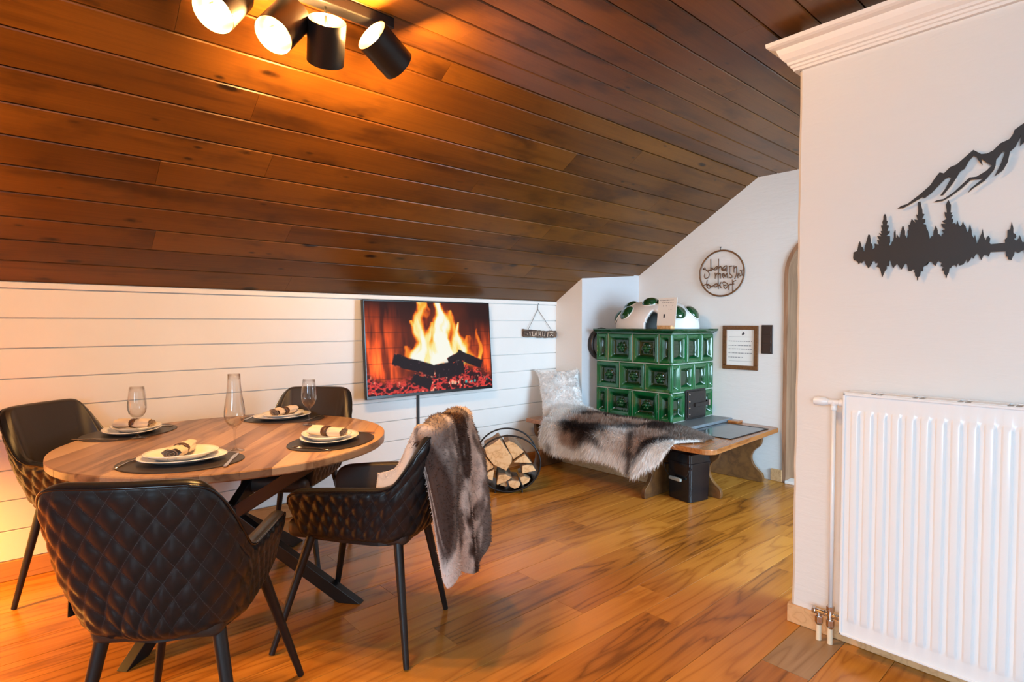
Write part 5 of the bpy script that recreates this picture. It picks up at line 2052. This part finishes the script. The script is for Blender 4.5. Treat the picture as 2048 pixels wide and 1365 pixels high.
# ================================================================== WALL ART
FOREST= [(0.7868, 1.562), (0.7857, 1.5851), (0.7725, 1.5892), (0.7683, 1.6171), (0.7641, 1.6264), (0.7598, 1.6141), (0.7587, 1.6046), (0.755, 1.6042), (0.7516, 1.5945), (0.7509, 1.585), (0.7472, 1.5857), (0.7466, 1.6023), (0.7422, 1.6185), (0.7379, 1.6367), (0.7348, 1.6498), (0.7304, 1.6487), (0.7271, 1.6272), (0.7275, 1.6169), (0.7225, 1.6123), (0.719, 1.6006), (0.7216, 1.5885), (0.7117, 1.5968), (0.7129, 1.6123), (0.6984, 1.6067), (0.7046, 1.6248), (0.6956, 1.6234), (0.7049, 1.6412), (0.69, 1.6375), (0.6992, 1.6518), (0.6893, 1.6465), (0.693, 1.6582), (0.6873, 1.6585), (0.6925, 1.6796), (0.6854, 1.6797), (0.6879, 1.6922), (0.6845, 1.7019), (0.6847, 1.7141), (0.6799, 1.7226), (0.6759, 1.7129), (0.6745, 1.6965), (0.671, 1.693), (0.6739, 1.6792), (0.6659, 1.6762), (0.6717, 1.6556), (0.663, 1.655), (0.6637, 1.6486), (0.6746, 1.6377), (0.6623, 1.6363), (0.6614, 1.614), (0.6647, 1.6022), (0.662, 1.5979), (0.656, 1.6054), (0.6553, 1.6133), (0.6514, 1.6139), (0.6486, 1.6307), (0.6486, 1.6488), (0.6448, 1.658), (0.6431, 1.6291), (0.6399, 1.6247), (0.6393, 1.6397), (0.6331, 1.627), (0.6296, 1.6276), (0.6266, 1.6462), (0.6218, 1.6685), (0.6193, 1.6682), (0.6139, 1.6487), (0.6136, 1.6347), (0.6071, 1.6201), (0.603, 1.6355), (0.605, 1.6496), (0.6013, 1.6511), (0.6028, 1.6701), (0.5983, 1.6705), (0.5928, 1.6914), (0.5801, 1.674), (0.585, 1.6884), (0.5745, 1.685), (0.5794, 1.7062), (0.5737, 1.7025), (0.5736, 1.722), (0.5749, 1.7498), (0.5672, 1.7513), (0.5621, 1.724), (0.561, 1.7202), (0.5602, 1.7064), (0.5542, 1.7036), (0.5607, 1.688), (0.5513, 1.6848), (0.5515, 1.6732), (0.5587, 1.6689), (0.5486, 1.665), (0.5471, 1.6522), (0.5412, 1.6379), (0.5405, 1.6263), (0.5368, 1.6142), (0.5414, 1.6372), (0.5386, 1.6209), (0.5362, 1.6086), (0.5311, 1.6201), (0.5262, 1.6195), (0.5249, 1.6373), (0.5187, 1.6574), (0.5131, 1.6398), (0.5124, 1.6249), (0.5087, 1.6254), (0.5017, 1.6147), (0.5002, 1.6244), (0.4938, 1.6256), (0.5005, 1.6383), (0.4909, 1.64), (0.5007, 1.6521), (0.5033, 1.6623), (0.4896, 1.6595), (0.5003, 1.6698), (0.4876, 1.6769), (0.4926, 1.6884), (0.4944, 1.7024), (0.4872, 1.6994), (0.4882, 1.7094), (0.4906, 1.7276), (0.4836, 1.7443), (0.476, 1.7253), (0.4762, 1.7076), (0.4768, 1.6989), (0.4713, 1.6971), (0.4759, 1.69), (0.4698, 1.6872), (0.4748, 1.6762), (0.4685, 1.6753), (0.4688, 1.6636), (0.4737, 1.6594), (0.4627, 1.659), (0.461, 1.6539), (0.4579, 1.6554), (0.4558, 1.6668), (0.4532, 1.6548), (0.4484, 1.6455), (0.4431, 1.6496), (0.4407, 1.6628), (0.4374, 1.6508), (0.4329, 1.6435), (0.4287, 1.6228), (0.4242, 1.627), (0.4205, 1.6486), (0.4159, 1.628), (0.4148, 1.6125), (0.41, 1.5996), (0.4078, 1.6022), (0.4062, 1.6106), (0.4031, 1.594), (0.4006, 1.5785), (0.3977, 1.5858), (0.3928, 1.6005), (0.3879, 1.6151), (0.3856, 1.629), (0.3824, 1.6031), (0.3762, 1.5873), (0.3742, 1.5984), (0.3692, 1.6031), (0.3649, 1.5936), (0.3665, 1.5787), (0.3628, 1.5736), (0.3254, 1.5744), (0.3264, 1.5856), (0.3201, 1.5923), (0.3199, 1.6172), (0.3129, 1.6182), (0.3099, 1.6435), (0.3053, 1.6218), (0.305, 1.6053), (0.2993, 1.6009), (0.2971, 1.5934), (0.299, 1.5872), (0.3043, 1.5868), (0.2975, 1.5788), (0.2907, 1.5853), (0.2884, 1.596), (0.2837, 1.58), (0.2815, 1.5716), (0.2778, 1.5712), (0.2684, 1.5946), (0.262, 1.6431), (0.2537, 1.5929), (0.2446, 1.5674), (0.2336, 1.6149), (0.2208, 1.5729), (0.2024, 1.5388), (0.2015, 1.4986), (0.2311, 1.4928), (0.2487, 1.4696), (0.2616, 1.5034), (0.2773, 1.5475), (0.283, 1.5435), (0.2884, 1.5385), (0.2925, 1.538), (0.2968, 1.543), (0.3009, 1.5434), (0.3014, 1.5315), (0.3041, 1.528), (0.308, 1.5146), (0.3172, 1.5181), (0.3174, 1.5264), (0.3219, 1.5278), (0.3227, 1.5463), (0.363, 1.5473), (0.3678, 1.5318), (0.3723, 1.5378), (0.3812, 1.5386), (0.3875, 1.5218), (0.3962, 1.5438), (0.4, 1.546), (0.4036, 1.5407), (0.4094, 1.5278), (0.4141, 1.5368), (0.417, 1.5265), (0.4243, 1.5146), (0.4284, 1.5284), (0.4313, 1.52), (0.4366, 1.5107), (0.4481, 1.5068), (0.4498, 1.5157), (0.4537, 1.514), (0.4563, 1.5016), (0.4591, 1.5106), (0.4693, 1.5074), (0.4723, 1.4998), (0.4763, 1.5001), (0.4776, 1.4845), (0.4822, 1.4749), (0.4841, 1.4652), (0.486, 1.4653), (0.487, 1.4752), (0.4919, 1.4815), (0.4913, 1.4913), (0.4978, 1.4928), (0.4963, 1.5016), (0.4923, 1.5032), (0.5014, 1.5108), (0.4983, 1.5215), (0.5098, 1.5294), (0.5176, 1.5111), (0.5235, 1.5175), (0.5294, 1.528), (0.5411, 1.5299), (0.5417, 1.5179), (0.5491, 1.5135), (0.5352, 1.5289), (0.5408, 1.5293), (0.5414, 1.5158), (0.5487, 1.5154), (0.5542, 1.509), (0.5548, 1.4953), (0.5588, 1.4937), (0.5613, 1.4977), (0.5635, 1.4783), (0.5691, 1.4728), (0.5697, 1.462), (0.5722, 1.4621), (0.5732, 1.474), (0.5783, 1.4782), (0.5793, 1.4911), (0.5835, 1.4944), (0.5787, 1.5009), (0.587, 1.5035), (0.5902, 1.4978), (0.5994, 1.4984), (0.6049, 1.5246), (0.6109, 1.5271), (0.6174, 1.5136), (0.6224, 1.5056), (0.6268, 1.5123), (0.6365, 1.5291), (0.6433, 1.5216), (0.6492, 1.513), (0.6546, 1.5265), (0.6584, 1.5419), (0.6636, 1.5424), (0.6624, 1.523), (0.6712, 1.5217), (0.671, 1.5115), (0.6762, 1.5037), (0.685, 1.4798), (0.6913, 1.5068), (0.6951, 1.5173), (0.7051, 1.5222), (0.7016, 1.5281), (0.7008, 1.5383), (0.7089, 1.5358), (0.71, 1.5452), (0.7154, 1.5446), (0.7181, 1.5469), (0.7207, 1.5357), (0.7323, 1.518), (0.7417, 1.5332), (0.7485, 1.5525), (0.7539, 1.5425), (0.7576, 1.5397), (0.7624, 1.5432), (0.7669, 1.5362), (0.7718, 1.5482), (0.7842, 1.5544)]
MOUNT= [(0.639, 1.7365), (0.6274, 1.7447), (0.6076, 1.749), (0.569, 1.7781), (0.5375, 1.8062), (0.5241, 1.83), (0.5108, 1.8475), (0.4981, 1.8415), (0.4803, 1.8602), (0.4634, 1.8649), (0.436, 1.8891), (0.4163, 1.9065), (0.3944, 1.8873), (0.3784, 1.8856), (0.3628, 1.8922), (0.3443, 1.9124), (0.3207, 1.9212), (0.3126, 1.9345), (0.3087, 1.9488), (0.2858, 1.9647), (0.2592, 1.9815), (0.2408, 1.9636), (0.2101, 1.9078), (0.1744, 1.852), (0.1283, 1.7799), (0.0785, 1.7094), (0.0836, 1.7011), (0.1389, 1.7634), (0.1851, 1.8197), (0.2207, 1.8544), (0.2318, 1.8167), (0.239, 1.8214), (0.2376, 1.8695), (0.2627, 1.9126), (0.2757, 1.8912), (0.2845, 1.9038), (0.2935, 1.8918), (0.2931, 1.9167), (0.2929, 1.9286), (0.2956, 1.9173), (0.3051, 1.8934), (0.319, 1.8791), (0.3242, 1.845), (0.3356, 1.8208), (0.3568, 1.805), (0.3412, 1.8441), (0.3317, 1.8797), (0.3369, 1.8853), (0.3544, 1.8603), (0.3557, 1.8405), (0.3598, 1.8257), (0.3837, 1.7943), (0.3977, 1.7845), (0.4155, 1.7728), (0.428, 1.7601), (0.421, 1.7738), (0.3874, 1.8029), (0.4216, 1.8037), (0.4468, 1.7783), (0.4802, 1.7538), (0.5011, 1.743), (0.5274, 1.7429), (0.5167, 1.7479), (0.4973, 1.7495), (0.4672, 1.7703), (0.4254, 1.8124), (0.4055, 1.812), (0.3791, 1.8273), (0.3653, 1.8424), (0.3941, 1.871), (0.3901, 1.8475), (0.3993, 1.863), (0.4068, 1.8805), (0.415, 1.8868), (0.4266, 1.8733), (0.4398, 1.8462), (0.4517, 1.8394), (0.4716, 1.8014), (0.4995, 1.764), (0.5073, 1.7641), (0.4941, 1.7843), (0.4767, 1.821), (0.4835, 1.8269), (0.4948, 1.8209), (0.533, 1.7792), (0.5526, 1.7633), (0.5617, 1.7636), (0.5538, 1.7707), (0.5788, 1.7579), (0.6033, 1.7447), (0.622, 1.7357)]
STROKES= [[(2.6875, 1.7973), (2.6687, 1.8081), (2.6629, 1.7921), (2.6874, 1.7921)], [(2.6629, 1.7904), (2.6533, 1.7776), (2.6307, 1.7623), (2.6248, 1.7379), (2.6376, 1.7146), (2.6619, 1.7074), (2.6772, 1.7239), (2.6718, 1.7512)], [(2.6552, 1.776), (2.6346, 1.7763), (2.6123, 1.7817)], [(2.6142, 1.8795), (2.6128, 1.8194), (2.6141, 1.7698)], [(2.6122, 1.7714), (2.5976, 1.7841), (2.594, 1.7975), (2.6033, 1.7999), (2.6105, 1.785)], [(2.594, 1.7906), (2.5791, 1.7793), (2.5644, 1.7783), (2.55, 1.7943), (2.5411, 1.8072), (2.5575, 1.8084), (2.5756, 1.7927), (2.5791, 1.7793)], [(2.5383, 1.8748), (2.5393, 1.8071), (2.5403, 1.7393), (2.5395, 1.6713), (2.5377, 1.6084)], [(2.539, 1.7867), (2.5248, 1.8094), (2.5121, 1.8017), (2.5082, 1.771)], [(2.5064, 1.7708), (2.4994, 1.7906), (2.4781, 1.8059), (2.4622, 1.8114), (2.4619, 1.7812), (2.4633, 1.7544)], [(2.5029, 1.7841), (2.4849, 1.7727), (2.4638, 1.7947)], [(2.5028, 1.7706), (2.4706, 1.7684)], [(2.4392, 1.8046), (2.4353, 1.7793), (2.4368, 1.7526)], [(2.4373, 1.7928), (2.4286, 1.8021), (2.4128, 1.8009)], [(2.3954, 1.8046), (2.3951, 1.7764), (2.3947, 1.7448)], [(2.3951, 1.7764), (2.3831, 1.7921), (2.3711, 1.7945), (2.3722, 1.7483), (2.3753, 1.7153), (2.3906, 1.6897)], [(2.5715, 1.7549), (2.5675, 1.7274), (2.569, 1.7019)], [(2.5693, 1.7207), (2.5531, 1.7469), (2.5405, 1.7529)], [(2.5402, 1.7325), (2.5277, 1.7486), (2.5186, 1.7413), (2.5199, 1.7007)], [(2.506, 1.7371), (2.4914, 1.7226), (2.4845, 1.739), (2.4989, 1.7467), (2.5021, 1.7166), (2.4876, 1.7022)], [(2.4842, 1.7154), (2.4631, 1.7376), (2.4526, 1.747), (2.4593, 1.7139), (2.4485, 1.6998)], [(2.4844, 1.7357), (2.4699, 1.7078)], [(2.4368, 1.7526), (2.4348, 1.7358), (2.4171, 1.7246), (2.4099, 1.7075), (2.4238, 1.6984), (2.4398, 1.7094)], [(2.3584, 1.7407), (2.3632, 1.7146), (2.3578, 1.6944)], [(2.3615, 1.7145), (2.3445, 1.7299), (2.3549, 1.7372)], [(2.3415, 1.761), (2.3277, 1.7551), (2.324, 1.7253), (2.3135, 1.7082), (2.3017, 1.7091)], [(2.3244, 1.7615), (2.299, 1.7613)], [(2.3442, 1.7101), (2.3273, 1.7189)], [(2.6449, 1.6943), (2.6521, 1.6671), (2.6479, 1.6289), (2.629, 1.6142), (2.6124, 1.6272), (2.6182, 1.6447), (2.6369, 1.6491), (2.6518, 1.6395)], [(2.6858, 1.6446), (2.6595, 1.6571), (2.6295, 1.6556), (2.6181, 1.6378)], [(2.6107, 1.634), (2.5848, 1.6396), (2.5667, 1.6557), (2.5484, 1.6548), (2.541, 1.6408), (2.5627, 1.6283), (2.5774, 1.6324), (2.5775, 1.6426)], [(2.5124, 1.6698), (2.5265, 1.6435), (2.5355, 1.6371)], [(2.5265, 1.6435), (2.5117, 1.6156)], [(2.505, 1.6559), (2.4873, 1.6718), (2.4621, 1.657), (2.4478, 1.6428), (2.4581, 1.6199), (2.4722, 1.6071), (2.4867, 1.6212), (2.4906, 1.6484)], [(2.4833, 1.6379), (2.4619, 1.6402)], [(2.4478, 1.6462), (2.4405, 1.6257), (2.4455, 1.5991)], [(2.4406, 1.6358), (2.4267, 1.6484), (2.4196, 1.6381)], [(2.3765, 1.6757), (2.3955, 1.6701), (2.4058, 1.654), (2.4089, 1.6208), (2.4066, 1.5791)], [(2.4096, 1.6842), (2.4085, 1.6475)], [(2.4231, 1.6416), (2.3918, 1.6466)]]



def flat_art(name, outline, x, label):
    bm = bmesh.new()
    vs_ = [bm.verts.new((0, y_, z_)) for y_, z_ in outline]
    es = [bm.edges.new((vs_[i], vs_[(i + 1) % len(vs_)])) for i in range(len(vs_))]
    bmesh.ops.triangle_fill(bm, use_beauty=True, use_dissolve=False, edges=es)
    r_ = bmesh.ops.extrude_face_region(bm, geom=list(bm.faces))
    for v in [q for q in r_['geom'] if isinstance(q, bmesh.types.BMVert)]:
        v.co.x += 0.004
    bmesh.ops.recalc_face_normals(bm, faces=bm.faces)
    me = bpy.data.meshes.new(name)
    bm.to_mesh(me)
    bm.free()
    root = empty(name, (x, 0, 0), 0, label, 'wall art')
    link('metal_silhouette', me, M['art_black'], root)
    ys_ = [p[0] for p in outline]
    zs_ = [p[1] for p in outline]
    return root


a1 = flat_art('forest_wall_art', FOREST, 2.533, 'black metal silhouette of a spruce forest with its reflection on the wall')
a2 = flat_art('mountain_wall_art', MOUNT, 2.533, 'black metal mountain ridge outline above the forest silhouette')
for root, pts in ((a1, [(0.60, 1.58), (0.48, 1.58), (0.24, 1.555)]), (a2, [(0.53, 1.80), (0.33, 1.90)])):
    for (y_, z_) in pts:
        MB().tube([(0.003, y_, z_), (0.0172, y_, z_)], 0.004, 8).build('spacer', M['art_black'], root)

# ---- round sign with lettering
rs = empty('round_lettering_sign', (X1 - 0.018, 2.511, 1.746), 0, 'round dark wire ring with script lettering on the white gable wall', 'sign')
MB().tube([(0, 0.207 * math.cos(a), 0.200 * math.sin(a)) for a in np.linspace(0, 2 * math.pi, 72, endpoint=False)], 0.0075, 8, closed=True).build('ring', M['frame_wood'], rs, smooth=True)
lt = MB()
for s in STROKES:
    # smooth the stroke
    pp = np.array(s)
    tq = np.linspace(0, len(pp) - 1, max(2, (len(pp) - 1) * 5 + 1))
    yy_ = np.interp(tq, range(len(pp)), pp[:, 0])
    zz2 = np.interp(tq, range(len(pp)), pp[:, 1])
    if len(tq) > 8:
        k5 = np.array([1, 2, 3, 2, 1.0])
        k5 /= k5.sum()
        yy_[2:-2] = np.convolve(yy_, k5, 'same')[2:-2]
        zz2[2:-2] = np.convolve(zz2, k5, 'same')[2:-2]
    lt.tube([(0, a - 2.511, b - 1.746) for a, b in zip(yy_, zz2)], 0.0042, 6)
lt.build('lettering', M['frame_wood'], rs, smooth=True)
MB().tube([(0.0175, 0.012, 0.232), (-0.004, 0.012, 0.230)], 0.004, 8).tube([(0.0, 0.012, 0.232), (0.0, 0.010, 0.203)], 0.0025, 6).build('nail', M['dark_iron'], rs)

# ---- framed notice
fr = empty('framed_notice', (X1 - 0.0005, 2.337, 1.095), 0, 'framed printed notice in a brown wooden frame beside the switches', 'picture frame')
hw_, hh = 0.158, 0.190
bw = 0.036
for (y0, y1, z0, z1, ln) in ((-hw_, hw_, hh - bw, hh, 0), (-hw_, hw_, -hh, -hh + bw, 0), (-hw_, -hw_ + bw, -hh + bw, hh - bw, 1), (hw_ - bw, hw_, -hh + bw, hh - bw, 1)):
    MB().box((-0.018, y0, z0), (0.0, y1, z1)).build('frame_rail', M['frame_wood'], fr, bevel=0.003)
MB().box((-0.006, -hw_ + 0.01, -hh + 0.01), (-0.001, hw_ - 0.01, hh - 0.01)).build('notice_paper', M['paper'], fr)
mk = MB()
random.seed(11)
for i, z in enumerate((0.092, 0.055, 0.018, -0.012, -0.048, -0.085, -0.118)):
    if i in (0, 6):
        mk.box((-0.0068, -0.105, z), (-0.0062, 0.100, z + 0.002))
        continue
    y = 0.105
    end = -0.10 if i != 5 else -0.03
    while y > end:
        w = random.uniform(0.006, 0.022)
        mk.box((-0.0068, y - w, z - 0.0035), (-0.0062, y, z + 0.0035))
        y -= w + 0.005
mk.build('printed_lines', M['ink'], fr)
MB().lathe([(0.0, 0.0), (0.011, 0.0), (0.011, 0.0006), (0.0, 0.0006)], 16, Matrix.Translation((-0.0062, -0.028, 0.122)) @ Matrix.Rotation(R(-90), 4, 'Y')).box((-0.0068, -0.022, 0.106), (-0.0062, -0.014, 0.120)).build('emblem', M['ink_dark'], fr)

# ---- switches
sw = empty('light_switch', (X1 - 0.0005, 2.106, 1.170), 0, 'dark brown triple light switch plate beside the framed notice', 'light switch')
MB().box((-0.010, -0.048, -0.120), (0.0, 0.048, 0.120)).build('cover_plate', M['brown_switch'], sw, bevel=0.005)
for z in (0.073, 0.0, -0.073):
    MB().add([(-0.011, -0.033, z - 0.031), (-0.011, 0.033, z - 0.031), (-0.011, 0.033, z + 0.031), (-0.011, -0.033, z + 0.031), (-0.019, -0.033, z - 0.031), (-0.019, 0.033, z - 0.031), (-0.0125, 0.033, z + 0.031), (-0.0125, -0.033, z + 0.031)],
             [(0, 1, 2, 3), (7, 6, 5, 4), (0, 4, 5, 1), (1, 5, 6, 2), (2, 6, 7, 3), (3, 7, 4, 0)]).build('rocker', M['brown_switch'], sw, bevel=0.002)
